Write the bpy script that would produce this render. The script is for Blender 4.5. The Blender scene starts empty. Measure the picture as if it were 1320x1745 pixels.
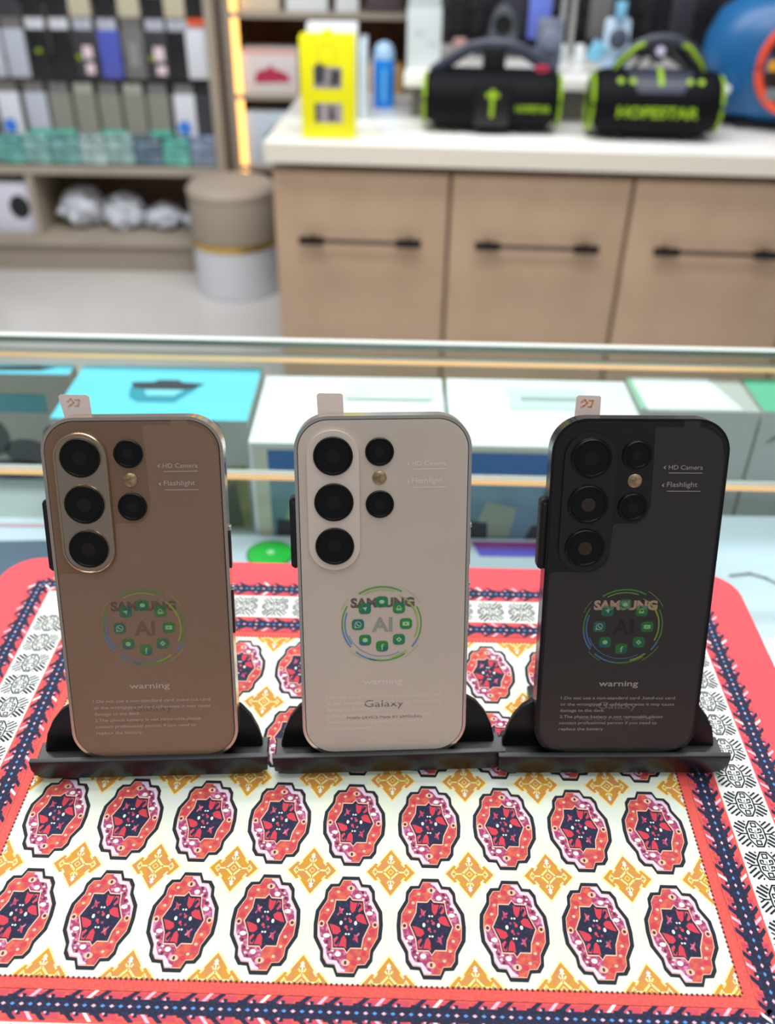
import bpy, bmesh, math, random
from mathutils import Matrix, Vector
random.seed(7)
C = bpy.context.scene.collection
scn = bpy.context.scene
Z0 = 0.95            # height of the counter's mat surface above the floor
# ------------------------------------------------------------------ camera
TH, RO, FPX, CH = 0.608448, 0.0155181, 1512.08, 0.315
fw = Vector((0, math.cos(TH), -math.sin(TH)))
up = Vector((0, math.sin(TH), math.cos(TH)))
rx = Vector((1, 0, 0))
R_ = rx*math.cos(RO) + up*math.sin(RO)
U_ = -rx*math.sin(RO) + up*math.cos(RO)
cd = bpy.data.cameras.new('camera')
cam = bpy.data.objects.new('camera', cd); C.objects.link(cam)
m3 = Matrix((R_, U_, -fw)).transposed()
cam.matrix_world = Matrix.Translation((0, 0, CH+Z0)) @ m3.to_4x4()
cd.sensor_fit = 'VERTICAL'; cd.sensor_height = 36.0; cd.lens = 36.0*FPX/1745
cd.clip_start = 0.01; cd.clip_end = 60
cd.dof.use_dof = True; cd.dof.focus_distance = 0.352; cd.dof.aperture_fstop = 31.2/4.2
scn.camera = cam
# ------------------------------------------------------------------ world, lights, exposure
vs = scn.view_settings
vs.view_transform = 'Standard'; vs.look = 'None'; vs.gamma = 1; vs.use_curve_mapping = False
vs.exposure = -0.10
scn.cycles.max_bounces = 8; scn.cycles.transparent_max_bounces = 16
scn.cycles.caustics_reflective = False; scn.cycles.caustics_refractive = False
scn.cycles.sample_clamp_indirect = 4
w = bpy.data.worlds.new('shop_ambient'); scn.world = w; w.use_nodes = True
w.node_tree.nodes['Background'].inputs[0].default_value = (0.93, 0.96, 1.0, 1)
w.node_tree.nodes['Background'].inputs[1].default_value = 0.26
def area(name, loc, sx, sy, power, col=(.985, .99, 1.0), rot=(0, 0, 0)):
    l = bpy.data.lights.new(name, 'AREA'); l.shape = 'RECTANGLE'; l.size = sx; l.size_y = sy
    l.energy = power; l.color = col
    o = bpy.data.objects.new(name, l); C.objects.link(o)
    o.location = (loc[0], loc[1], loc[2]+Z0); o.rotation_euler = rot
    return o
area('ceiling_or_fill_light', (0.0, 0.98, 1.75), 1.3, 0.28, 27)
area('ceiling_or_fill_light', (0.3, 2.0, 1.75), 2.4, 0.5, 42)
area('ceiling_or_fill_light', (-1.4, 1.9, 1.75), 1.0, 0.4, 26)
area('ceiling_or_fill_light', (0.0, 0.20, 1.75), 2.0, 0.8, 12)  # added panel, put in for the bright top edges of the phone frames
area('ceiling_or_fill_light', (0.0, -1.2, 1.75), 1.8, 0.4, 13)  # added fill lamp behind the camera, lifts the phone backs

# ------------------------------------------------------------------ materials
def lin(c):
    c = c/255.0
    return c/12.92 if c <= .04045 else ((c+.055)/1.055)**2.4
def rgb(c): return (lin(c[0]), lin(c[1]), lin(c[2]), 1)
MATS = {}
def mat(name, col, rough=.5, metal=0.0, col2=None, scale=40, lo=.4, hi=.6, bump=0, bscale=400, spec=.5, emit=None, es=0, coat=0, alpha=1, stretch=None, kind='noise'):
    if name in MATS: return MATS[name]
    m = bpy.data.materials.new(name); m.use_nodes = True; nt = m.node_tree
    b = nt.nodes['Principled BSDF']
    b.inputs['Base Color'].default_value = rgb(col); b.inputs['Roughness'].default_value = rough
    b.inputs['Metallic'].default_value = metal; b.inputs['Specular IOR Level'].default_value = spec
    b.inputs['Coat Weight'].default_value = coat; b.inputs['Coat Roughness'].default_value = .06
    b.inputs['Alpha'].default_value = alpha
    if emit: b.inputs['Emission Color'].default_value = rgb(emit); b.inputs['Emission Strength'].default_value = es
    if col2 or bump:
        tc = nt.nodes.new('ShaderNodeTexCoord'); mp = nt.nodes.new('ShaderNodeMapping')
        nt.links.new(tc.outputs['Object'], mp.inputs[0])
        if stretch: mp.inputs['Scale'].default_value = stretch
    if col2:
        if kind == 'voronoi':
            n = nt.nodes.new('ShaderNodeTexVoronoi'); n.inputs['Scale'].default_value = scale
            out = n.outputs['Color']
        else:
            n = nt.nodes.new('ShaderNodeTexNoise'); n.inputs['Scale'].default_value = scale; n.inputs['Detail'].default_value = 3
            out = n.outputs[0]
        nt.links.new(mp.outputs[0], n.inputs['Vector'])
        r = nt.nodes.new('ShaderNodeValToRGB'); r.color_ramp.elements[0].position = lo; r.color_ramp.elements[1].position = hi
        r.color_ramp.elements[0].color = rgb(col); r.color_ramp.elements[1].color = rgb(col2)
        nt.links.new(out, r.inputs[0]); nt.links.new(r.outputs[0], b.inputs['Base Color'])
    if bump:
        n2 = nt.nodes.new('ShaderNodeTexNoise'); n2.inputs['Scale'].default_value = bscale
        nt.links.new(mp.outputs[0], n2.inputs['Vector'])
        bp = nt.nodes.new('ShaderNodeBump'); bp.inputs['Strength'].default_value = bump; bp.inputs['Distance'].default_value = .001
        nt.links.new(n2.outputs[0], bp.inputs['Height']); nt.links.new(bp.outputs[0], b.inputs['Normal'])
    MATS[name] = m; return m
def glass_mat(name, tint=(.94, .975, .96), ior=1.45, refl=1.0):
    if name in MATS: return MATS[name]
    m = bpy.data.materials.new(name); m.use_nodes = True; nt = m.node_tree; nt.nodes.clear()
    o = nt.nodes.new('ShaderNodeOutputMaterial'); mx = nt.nodes.new('ShaderNodeMixShader')
    t = nt.nodes.new('ShaderNodeBsdfTransparent'); t.inputs[0].default_value = (*tint, 1)
    g = nt.nodes.new('ShaderNodeBsdfGlossy'); g.inputs['Roughness'].default_value = .0
    g.inputs[0].default_value = (refl, refl, refl, 1)
    lw = nt.nodes.new('ShaderNodeLayerWeight'); lw.inputs['Blend'].default_value = .5
    pw = nt.nodes.new('ShaderNodeMath'); pw.operation = 'POWER'; pw.inputs[1].default_value = 5
    f = nt.nodes.new('ShaderNodeMath'); f.operation = 'MULTIPLY_ADD'; f.inputs[1].default_value = .7; f.inputs[2].default_value = .02
    nt.links.new(lw.outputs['Facing'], pw.inputs[0]); nt.links.new(pw.outputs[0], f.inputs[0])
    nt.links.new(f.outputs[0], mx.inputs[0]); nt.links.new(t.outputs[0], mx.inputs[1]); nt.links.new(g.outputs[0], mx.inputs[2])
    nt.links.new(mx.outputs[0], o.inputs[0]); MATS[name] = m; return m

# ------------------------------------------------------------------ mesh builder
class MB:
    def __init__(s): s.bm = bmesh.new(); s.i = 0; s.M = Matrix()
    def _add(s, verts, faces):
        vs_ = [s.bm.verts.new(s.M @ Vector(v)) for v in verts]
        for f in faces:
            try:
                fc = s.bm.faces.new([vs_[k] for k in f]); fc.material_index = s.i
            except ValueError: pass
        return vs_
    def _merge(s, b, M=None):
        T = s.M @ M if M else s.M
        mp = {}
        for v in b.verts: mp[v] = s.bm.verts.new(T @ v.co)
        for f in b.faces:
            fc = s.bm.faces.new([mp[v] for v in f.verts]); fc.material_index = s.i
        b.free()
    def box(s, x0, x1, y0, y1, z0, z1, bev=0, seg=2, M=None):
        b = bmesh.new(); bmesh.ops.create_cube(b, size=1)
        for v in b.verts:
            v.co = Vector(((x0+x1)/2+v.co.x*(x1-x0), (y0+y1)/2+v.co.y*(y1-y0), (z0+z1)/2+v.co.z*(z1-z0)))
        if bev: bmesh.ops.bevel(b, geom=b.edges[:], offset=bev, segments=seg, affect='EDGES', profile=.5)
        s._merge(b, M); return s
    def plate(s, pts, z, M=None):
        T = M or Matrix()
        s._add([T @ Vector((p[0], p[1], z)) for p in pts], [range(len(pts))]); return s
    def prism(s, pts, z0, z1, bev=0, seg=2, M=None, bottom=False):
        b = bmesh.new(); n = len(pts)
        a = [b.verts.new((p[0], p[1], z0)) for p in pts]; t = [b.verts.new((p[0], p[1], z1)) for p in pts]
        b.faces.new(a[::-1]); top = b.faces.new(t)
        for k in range(n): b.faces.new((a[k], a[(k+1) % n], t[(k+1) % n], t[k]))
        if bev:
            es = list(top.edges)
            if bottom: es += [e for e in b.edges if all(abs(v.co.z-z0) < 1e-9 for v in e.verts)]
            bmesh.ops.bevel(b, geom=es, offset=bev, segments=seg, affect='EDGES', profile=.5)
        s._merge(b, M); return s
    def lathe(s, prof, n=32, M=None, sx=1, sy=1):
        T = M or Matrix(); vs_ = []; fs = []
        for r, z in prof:
            for k in range(n):
                a = 2*math.pi*k/n; vs_.append(T @ Vector((r*math.cos(a)*sx, r*math.sin(a)*sy, z)))
        for j in range(len(prof)-1):
            for k in range(n): fs.append((j*n+k, j*n+(k+1) % n, (j+1)*n+(k+1) % n, (j+1)*n+k))
        if prof[0][0] > 0: fs.append(list(range(n))[::-1])
        if prof[-1][0] > 0: fs.append([(len(prof)-1)*n+k for k in range(n)])
        s._add(vs_, fs); return s
    def tube(s, path, r, n=10, closed=False, M=None, flat=1.0):
        T = M or Matrix(); P = [Vector(p) for p in path]; N = len(P); vs_ = []; fs = []
        up_ = Vector((0, 0, 1))
        for k in range(N):
            if closed: d = P[(k+1) % N]-P[k-1]
            else: d = P[min(k+1, N-1)]-P[max(k-1, 0)]
            d.normalize(); a = d.cross(up_)
            if a.length < 1e-3: a = d.cross(Vector((0, 1, 0)))
            a.normalize(); b = d.cross(a)
            for j in range(n):
                t = 2*math.pi*j/n; vs_.append(T @ (P[k]+a*math.cos(t)*r+b*math.sin(t)*r*flat))
        for k in range(N if closed else N-1):
            for j in range(n):
                fs.append((k*n+j, k*n+(j+1) % n, ((k+1) % N)*n+(j+1) % n, ((k+1) % N)*n+j))
        if not closed: fs.append(list(range(n))[::-1]); fs.append([(N-1)*n+j for j in range(n)])
        s._add(vs_, fs); return s
    def stroke(s, a, b, wd, z, wd2=None):
        a = Vector(a[:2]); b = Vector(b[:2]); d = (b-a).normalized(); nn = Vector((-d.y, d.x))*wd/2
        n2 = nn if wd2 is None else nn*(wd2/wd)
        s.plate([a-nn, b-n2, b+n2, a+nn], z); return s
    def pline(s, pts, wd, z, closed=False):
        N = len(pts)
        for k in range(N if closed else N-1):
            a = Vector(pts[k]); b = Vector(pts[(k+1) % N]); d = (b-a).normalized()*wd*.3
            s.stroke(a-d, b+d, wd, z)
        return s
    def arc(s, cx, cy, r, a0, a1, wd, z, n=24):
        pts = [(cx+r*math.cos(math.radians(a0+(a1-a0)*k/n)), cy+r*math.sin(math.radians(a0+(a1-a0)*k/n))) for k in range(n+1)]
        for k in range(n):
            p, q = pts[k], pts[k+1]
            f0, f1 = (r-wd/2)/r, (r+wd/2)/r
            g = lambda u, f: (cx+(u[0]-cx)*f, cy+(u[1]-cy)*f)
            s.plate([g(p, f0), g(p, f1), g(q, f1), g(q, f0)], z)
        return s
    def disc(s, cx, cy, r, z, n=24, ry=None):
        ry = ry or r
        s.plate([(cx+r*math.cos(2*math.pi*k/n), cy+ry*math.sin(2*math.pi*k/n)) for k in range(n)], z); return s
    def text(s, body, x, y, width, z, M=None, height=None, align='LEFT', thick=0.0, fn=None):
        cu = bpy.data.curves.new('t', 'FONT'); cu.body = body; cu.size = 1; cu.align_x = 'LEFT'; cu.offset = thick
        cu.resolution_u = 3
        ob = bpy.data.objects.new('t', cu); C.objects.link(ob)
        dg = bpy.context.evaluated_depsgraph_get(); dg.update()
        me = bpy.data.meshes.new_from_object(ob.evaluated_get(dg))
        xs = [v.co.x for v in me.vertices]; ys = [v.co.y for v in me.vertices]
        x0_, x1_ = min(xs), max(xs); sc = width/(x1_-x0_); scy = sc if height is None else height/0.73
        ox = x if align == 'LEFT' else x-width/2
        T = M or Matrix(); vv = []
        for v in me.vertices:
            p = Vector((ox+(v.co.x-x0_)*sc, y+v.co.y*scy, z))
            if fn: p = Vector(fn(p))
            vv.append(T @ p)
        s._add(vv, [list(p.vertices) for p in me.polygons])
        bpy.data.objects.remove(ob); bpy.data.curves.remove(cu); bpy.data.meshes.remove(me); return s
    def build(s, name, mats, parent=None, smooth=35, label=None):
        me = bpy.data.meshes.new(name); s.bm.to_mesh(me); s.bm.free()
        if not isinstance(mats, (list, tuple)): mats = [mats]
        for m in mats: me.materials.append(m)
        if smooth:
            me.shade_smooth(); me.set_sharp_from_angle(angle=math.radians(smooth))
        o = bpy.data.objects.new(name, me); C.objects.link(o)
        if parent: o.parent = parent
        if label: o['label'] = label
        return o
def thing(name, label, cat, loc=(0, 0, 0), rz=0, group=None):
    o = bpy.data.objects.new(name, None); C.objects.link(o); o.empty_display_size = .02
    o.location = (loc[0], loc[1], loc[2]+Z0); o.rotation_euler = (0, 0, rz)
    o['label'] = label; o['category'] = cat
    if group: o['group'] = group
    return o
def solo(o, label, cat, loc=(0, 0, 0), rz=0, group=None):
    o.location = (loc[0], loc[1], loc[2]+Z0); o.rotation_euler = (0, 0, rz)
    o['label'] = label; o['category'] = cat
    if group: o['group'] = group
    return o
def struct(o): o.location.z += Z0; o['kind'] = 'structure'; return o
def kids(o): return [c for c in bpy.data.objects if c.parent == o]
def dup(root, loc, rz, label, group=None):
    r = root.copy(); C.objects.link(r); r.location = (loc[0], loc[1], loc[2]+Z0); r.rotation_euler = (0, 0, rz); r['label'] = label
    if group: r['group'] = group
    for ch in kids(root):
        c = ch.copy(); C.objects.link(c); c.parent = r
        for g in kids(ch):
            d = g.copy(); C.objects.link(d); d.parent = c
    return r
def rrect(x0, x1, y0, y1, r, n=8):
    pts = []
    for cx, cy, a in ((x1-r, y1-r, 0), (x0+r, y1-r, 90), (x0+r, y0+r, 180), (x1-r, y0+r, 270)):
        for k in range(n+1):
            t = math.radians(a+90*k/n); pts.append((cx+r*math.cos(t), cy+r*math.sin(t)))
    return pts
def clip(poly, x0, x1, y0, y1):
    def cut(P, f, I):
        o = []
        for k in range(len(P)):
            a, b = P[k-1], P[k]
            if f(b):
                if not f(a): o.append(I(a, b))
                o.append(b)
            elif f(a): o.append(I(a, b))
        return o
    def ix(v): return lambda a, b: (v, a[1]+(b[1]-a[1])*(v-a[0])/(b[0]-a[0]))
    def iy(v): return lambda a, b: (a[0]+(b[0]-a[0])*(v-a[1])/(b[1]-a[1]), v)
    for f, I in ((lambda p: p[0] >= x0, ix(x0)), (lambda p: p[0] <= x1, ix(x1)), (lambda p: p[1] >= y0, iy(y0)), (lambda p: p[1] <= y1, iy(y1))):
        if not poly: return []
        poly = cut(poly, f, I)
    return poly

# ------------------------------------------------------------------ common materials
m_black = mat('black_plastic', (15, 15, 17), .36, bump=.05)
m_white = mat('white_card', (238, 242, 245), .45)
m_cab = mat('beige_laminate', (188, 160, 134), .45, col2=(183, 154, 128), scale=6)
m_cabside = mat('beige_laminate_edge', (150, 120, 98), .5)
m_slab = mat('white_marble_top', (245, 245, 240), .25, col2=(238, 238, 232), scale=8)
m_slabedge = mat('cream_slab_edge', (232, 224, 208), .4)
m_taupe = mat('taupe_laminate', (176, 164, 148), .5, col2=(168, 156, 140), scale=5)
m_wood = mat('dark_brown_wood', (128, 76, 34), .5, col2=(104, 58, 24), scale=14, stretch=(1, 1, 6))
m_led = mat('warm_led', (255, 200, 120), .5, emit=(255, 184, 92), es=2.6)

# ================================================================== SETTING
b = MB(); b.box(-4, 4, -1.5, 5.5, -.95-.05, -.95)
struct(b.build('floor', mat('white_marble_floor', (226, 222, 218), .22, col2=(212, 209, 206), scale=1.3, lo=.35, hi=.7)))
b = MB(); b.box(-4, 4, 4.05, 4.15, -.95, 1.8)
struct(b.build('wall_back', mat('grey_wall', (190, 184, 176), .7)))

# ================================================================== GLASS COUNTER
GR = -.0135
ctr = thing('display_counter', 'glass topped display counter that carries the patterned mat', 'display counter', (0, 0, -.95), GR)
def cz(z): return z+.95
b = MB(); b.box(-.9, .9, -.12, .712, cz(-.010), cz(-.002), .0012, 1); b.build('glass_top', glass_mat('counter_glass'), ctr)
b = MB(); b.box(-.9, .9, .7123, .7135, cz(-.0098), cz(-.0022)); b.build('glass_edge', mat('polished_glass_edge', (226, 238, 228), .2, spec=.8), ctr)
b = MB(); b.box(-.9, .9, .7065, .7122, cz(-.0019), cz(-.0010)); b.build('edge_highlight', mat('edge_highlight_white', (232, 238, 232), .3), ctr)  # white strip painted in as the highlight along the far glass edge
b = MB(); b.box(-.9, .9, .703, .709, cz(-.50), cz(-.018)); b.build('front_pane', glass_mat('pane_glass', (.95, .98, .97)), ctr)
b = MB(); b.box(-.89, .89, .12, .702, cz(-.134), cz(-.128)); b.build('glass_shelf', mat('frosted_glass_shelf', (205, 216, 218), .3), ctr)
b = MB(); b.box(-.9, .9, -.12, .70, 0, cz(-.50), .004); b.build('base_cabinet', m_taupe, ctr)
for s in (-1, 1):
    b = MB(); b.box(s*.9-.006, s*.9+.006, -.12, .702, cz(-.50), cz(-.0105)); b.build('side_pane', glass_mat('pane_glass'), ctr)
def reflection_strip(y0, z1, par, hgt=.0045, d=.006):  # glowing bar that imitates a warm reflection in the counter glass
    b = MB(); b.box(-.88, .88, y0, y0+d, cz(z1-hgt), cz(z1)); o = b.build('led_or_reflection_strip', mat('reflection_strip_back', (200, 196, 190), .35, 1), par)
    b = MB(); b.box(-.88, .88, y0-.0006, y0-.0001, cz(z1-hgt*.9), cz(z1-hgt*.1)); b.build('reflection_glow', m_reflglow, o)
m_reflglow = mat('warm_reflection_glow', (255, 205, 150), .5, emit=(255, 190, 130), es=.72)  # emission stands for reflected warm light, not a light source
reflection_strip(.5085, -.0105, ctr)
reflection_strip(.694, -.0108, ctr, .004, .008)

# ---- boxes inside the counter
ZS = -.128
m_cyan = mat('cyan_card', (104, 214, 240), .5)
m_sidecard = mat('grey_beige_card', (176, 182, 174), .5)
m_navyp = mat('dark_print', (34, 40, 52), .5)
m_tealp = mat('teal_print', (70, 150, 160), .5)
m_bluep = mat('blue_band_print', (20, 104, 176), .45)
m_oliv = mat('olive_print', (150, 156, 84), .5, col2=(110, 118, 70), scale=30)
def carton(x0, x1, y0, y1, z0, z1, mats, label, group=None, rz=0, name='product_box', cat='box'):
    """box with the origin on its base centre; mats = (body, ...)"""
    t = thing(name, label, cat, ((x0+x1)/2, (y0+y1)/2, z0), rz, group)
    hx, hy, h = (x1-x0)/2, (y1-y0)/2, z1-z0
    b = MB(); b.box(-hx, hx, -hy, hy, 0, h, min(.0012, h*.1), 2); b.build('carton', mats, t)
    return t, hx, hy, h
FR = lambda hy, y=0: Matrix(((1, 0, 0, 0), (0, 0, -1, -hy-.0004), (0, 1, 0, 0), (0, 0, 0, 1)))   # xy plane of prints -> front face
def pcard(t, name, mats, fn, label=None):
    b = MB(); fn(b); return b.build(name, mats, t, 0, label)
# cyan box with a visor picture
t, hx, hy, h = carton(-.2635, -.1095, .603, .698, ZS, -.022, m_sidecard, 'cyan topped box with a printed visor behind the brown phone')
def f(b):
    b.plate(rrect(-hx+.0006, hx-.0006, -hy+.0006, hy-.0006, .001, 2), h+.0003)
pcard(t, 'cyan_lid', m_cyan, f)
def f(b):
    b.M = Matrix.Translation((.002, .004, h+.0006))
    b.plate([(-.030, .012), (-.012, .013), (-.008, .017), (.008, .017), (.012, .013), (.031, .011), (.024, .002), (.017, -.001), (-.026, -.001)], 0)
    b.i = 1
    b.plate([(-.029, .002), (-.026, -.014), (-.018, -.022), (.012, -.022), (.026, .002), (.019, .000), (.010, -.012), (-.012, -.013), (-.018, .000)], .0001)
    b.i = 2
    b.plate([(-.016, -.001), (-.012, -.012), (.010, -.012), (.016, -.001)], .0002)
pcard(t, 'visor_picture', [m_navyp, mat('teal_dark_print', (20, 150, 172), .5), mat('pale_cyan_print', (130, 218, 238), .5)], f)
def f(b):
    b.M = FR(hy); b.plate([(-hx+.01, .004), (hx-.004, .004), (hx-.004, h*.62), (-hx+.01, h*.55)], 0)
    b.i = 1; b.plate([(.03, .006), (hx-.01, .006), (hx-.014, .05), (.05, .04)], .0002)
pcard(t, 'front_print', [m_oliv, mat('shade_green_print', (72, 82, 56), .5)], f)
# second cyan box at the left edge
t, hx, hy, h = carton(-.424, -.2705, .6785, .6985, ZS, -.022, mat('warm_grey_card', (172, 168, 156), .5), 'box with dark appliance pictures and cyan lid at far left under the glass')
pcard(t, 'cyan_lid', m_cyan, lambda b: b.plate([(-hx+.0006, -hy+.0006), (hx-.0006, -hy+.0006), (hx-.0006, hy-.0006), (-hx+.0006, hy-.0006)], h+.0003))
def f(b):
    b.M = Matrix.Translation((0, 0, h+.0006)); b.plate([(-.02, .003), (.045, .006), (.062, .003), (.050, -.003), (-.02, -.005)], 0)
pcard(t, 'appliance_picture', m_navyp, f)
def f(b):
    b.M = FR(hy); b.i = 0; b.plate([(-.02, h-.036), (.052, h-.036), (.052, h-.018), (-.02, h-.018)], 0)
    b.i = 1
    for (x, y, rx_, ry) in ((-.005, .045, .018, .02), (.025, .03, .02, .013), (.052, .045, .009, .012), (.012, .012, .03, .01), (.06, .01, .012, .008)):
        b.disc(x, y, rx_, .0002, 18, ry)
    b.i = 2; b.plate([(-.02, .001), (.07, .001), (.066, .012), (-.02, .016)], .0001)
pcard(t, 'front_print', [m_tealp, mat('charcoal_print', (62, 64, 68), .5), mat('steel_blue_print', (96, 120, 140), .5)], f)
# two tall white boxes with blue bands
def tall_white(x0, x1, label, big, rz=0):
    t, hx, hy, h = carton(x0, x1, .572, .684, ZS, -.022, m_white, label, 'white boxes with blue bands under the glass', rz)
    def f(b):
        b.M = FR(hy); b.plate([(-hx+.003, .004), (hx-.003, .004), (hx-.003, h-.003), (-hx+.003, h-.003)], 0)
        b.i = 1; b.plate([(-hx+.014, h-.025), (hx-.006, h-.025), (hx-.006, h-.006), (-hx+.014, h-.006)], .0002)
        b.i = 2; b.plate([(-hx+.014, .006), (hx-.006, .006), (hx-.006, h-.025), (-hx+.014, h-.025)], .0002)
        b.i = 3; b.plate([(-hx+.020, .022), (-hx+.050, .022), (-hx+.054, .050), (-hx+.030, .056)], .0004)
        b.plate([(.004, .03), (.04, .03), (.046, .05), (.008, .054)], .0004)
        b.i = 4; b.plate([(-hx+.016, .006), (-hx+.034, .006), (-hx+.032, .036), (-hx+.018, .037)], .0006)
        if big:
            b.plate([(-.018, .008), (.058, .008), (.058, .034), (.040, .040), (-.008, .034)], .0006)
            b.plate([(-.002, .036), (.016, .036), (.030, .045), (.028, .058), (.022, .060), (.026, .070), (.014, .078), (.0, .077), (-.002, .06)], .0006)
        else:
            b.plate([(-.04, .006), (.05, .006), (.05, .024), (-.02, .026)], .0006)
    pcard(t, 'front_print', [mat('cream_front_card', (214, 214, 196), .5), m_bluep, mat('blue_grey_photo_print', (120, 156, 172), .5, col2=(96, 140, 150), scale=20), mat('sage_print', (160, 176, 150), .5), m_navyp], f)
    return t, hx, hy, h
t, hx, hy, h = tall_white(-.105, .0445, 'white box with blue band between the brown and white phones', False)
def f(b):
    b.M = Matrix.Translation((.030, .030, h)); b.plate(rrect(-.036, .036, -.016, .018, .004, 4), .0014)
pcard(t, 'white_sticker', mat('pale_sticker', (228, 240, 232), .4), f)
t, hx, hy, h = tall_white(.0475, .1985, 'white box with blue band between the white and black phones', True, -.01)
def f(b):
    b.M = Matrix.Translation((.004, .020, h)); b.plate(rrect(-.030, .034, -.018, .018, .003, 4), .0006)
    b.i = 1; b.plate([(-.020, -.004), (.026, -.004), (.026, .003), (-.020, .003)], .0010)
pcard(t, 'paper_label', [mat('pale_mint_paper', (214, 232, 230), .4), mat('grey_text_print', (168, 182, 186), .5)], f)
# small right boxes
t, hx, hy, h = carton(.2015, .2985, .632, .692, ZS, -.022, mat('light_grey_card', (196, 198, 192), .5), 'pale grey box with white lid and green side strip behind the black phone')
pcard(t, 'white_lid', m_white, lambda b: b.plate([(-hx+.002, -hy+.002), (hx-.014, -hy+.002), (hx-.028, hy-.002), (-hx+.002, hy-.002)], h+.0004))
pcard(t, 'green_edge', mat('pale_green_print', (150, 200, 170), .5), lambda b: b.plate([(-hx, -hy+.001), (-hx+.006, -hy+.001), (-hx+.004, hy-.001), (-hx, hy-.001)], h+.0008))
t, hx, hy, h = carton(.3005, .415, .632, .692, ZS, -.022, mat('light_grey_card', (196, 198, 192), .5), 'pale grey box with green lid at the right edge under the glass')
pcard(t, 'green_lid', mat('green_print', (96, 190, 152), .5), lambda b: b.plate([(-hx+.0005, -hy+.001), (hx-.001, -hy+.001), (hx-.001, hy-.001), (-hx+.0005, hy-.001)], h+.0004))
pcard(t, 'front_mark', mat('grey_mark_print', (120, 124, 122), .5), lambda b: (setattr(b, 'M', FR(hy)), b.plate([(-.050, .076), (-.038, .083), (-.036, .090), (-.046, .082)], 0)))
# flat boxes lying in front
m_pale = mat('pale_blue_white_card', (206, 220, 232), .4)
t, hx, hy, h = carton(-.132, -.056, .47, .568, ZS, -.105, m_pale, 'flat white box with a green disc between brown and white phones')
def f(b):
    b.i = 1; b.disc(0.004, .024, .0185, h+.0004, 32, .0175); b.i = 0; b.disc(0.004, .024, .017, h+.0006, 32, .016); b.i = 2; b.disc(0.004, .026, .003, h+.0008, 16)
pcard(t, 'green_disc', [mat('bright_green_print', (20, 200, 60), .4), mat('deep_green_print', (10, 120, 50), .4), mat('pale_green_glow_print', (170, 240, 180), .4)], f)
t, hx, hy, h = carton(.058, .205, .45, .570, ZS, -.106, m_pale, 'flat white box with a purple stripe between white and black phones')
def f(b):
    b.plate([(-hx+.014, hy-.024), (.05, hy-.024), (.05, hy-.013), (-hx+.011, hy-.013)], h+.0004); b.i = 1
    b.plate([(-hx+.011, hy-.013), (.05, hy-.013), (.05, hy-.005), (-hx+.008, hy-.005)], h+.0004); b.i = 2
    b.plate([(-.012, -.005), (.018, -.004), (.02, .0), (-.01, -.0)], h+.0004)
pcard(t, 'purple_stripe', [mat('violet_print', (112, 96, 214), .4), mat('magenta_print', (160, 60, 150), .4), mat('grey_mark_print', (120, 124, 122), .5)], f)
t, hx, hy, h = carton(.235, .42, .40, .610, ZS, -.108, m_pale, 'large flat white box with grey curved marks right of the black phone')
def f(b):
    b.pline([(-.066, .024), (-.050, .027), (-.040, .022), (-.030, .012)], .003, h+.0004); b.i = 1
    b.plate([(-.048, -.028), (-.020, -.026), (-.010, -.034), (-.010, -.046), (-.018, -.048), (-.022, -.040), (-.046, -.040)], h+.0004)
pcard(t, 'curved_marks', [mat('grey_mark_print', (120, 124, 122), .5), mat('pale_steel_print', (170, 186, 200), .5)], f)
t, hx, hy, h = carton(-.42, -.235, .50, .592, ZS, -.108, m_pale, 'flat white box left of the brown phone under the glass')
def f(b):
    b.plate([(-.02, .010), (.085, .016), (.085, -.046), (-.02, -.046)], h+.0004); b.i = 1
    b.plate([(.0, .032), (.055, .032), (.055, .036), (.0, .036)], h+.0004)
pcard(t, 'blue_print', [mat('dusk_blue_print', (70, 92, 118), .4), mat('pink_text_print', (196, 150, 166), .4)], f)

# ================================================================== MAT
X0, Y0_, MR = -.0387580*CH, .581228553*CH, -.0125
SX, SY = .0978811*CH, .1390963*CH
FX, FB, FT, KV = .1393, -.0222, .1538, .93
mt = thing('patterned_mat', 'red bordered mat with oval medallion pattern lying on the glass counter', 'mat', (X0, Y0_, 0), MR)
b = MB(); b.prism(rrect(-.2055, .2055, FB-.0618, FT+.0618, .020, 10), -.002, 0, .0004, 2)
b.build('mat_sheet', mat('coral_red_fabric', (244, 80, 88), .75, bump=.25, bscale=2500), mt)
pm = [mat('mat_navy', (26, 26, 54), .8, col2=(36, 46, 90), scale=900, lo=.5, hi=.7), mat('mat_cream', (236, 244, 218), .8, col2=(230, 238, 226), scale=60),
      mat('mat_coral', (236, 80, 76), .8, col2=(224, 96, 84), scale=1200), mat('mat_white', (240, 244, 236), .8),
      mat('mat_orange', (222, 106, 76), .8, col2=(196, 74, 84), scale=420, lo=.38, hi=.60), mat('mat_purple', (166, 58, 100), .8, col2=(226, 150, 186), scale=620, lo=.48, hi=.70),
      mat('mat_red', (210, 60, 76), .8), mat('mat_gold', (214, 154, 40), .8, col2=(210, 142, 84), scale=300, lo=.42, hi=.58),
      mat('mat_yellow', (250, 232, 150), .8), mat('mat_blue', (90, 150, 224), .8), mat('mat_pink', (236, 190, 208), .8),
      mat('mat_brown', (90, 42, 36), .8), mat('mat_ink', (22, 28, 40), .8), mat('mat_rose', (206, 74, 92), .8), mat('mat_lilac', (228, 216, 240), .8), mat('mat_peach', (248, 196, 170), .8)]
NAVY, CREAM, CORAL, WHITE, ORANGE, PURPLE, RED, GOLD, YELLOW, BLUE, PINK, BROWN, INK, ROSE, LILAC, PEACH = range(16)
LZ = .00003
b = MB()
def lay(i, k): b.i = i; return LZ*k
def rect_d(d): return (-FX-d, FX+d, FB-d*KV, FT+d*KV)
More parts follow.
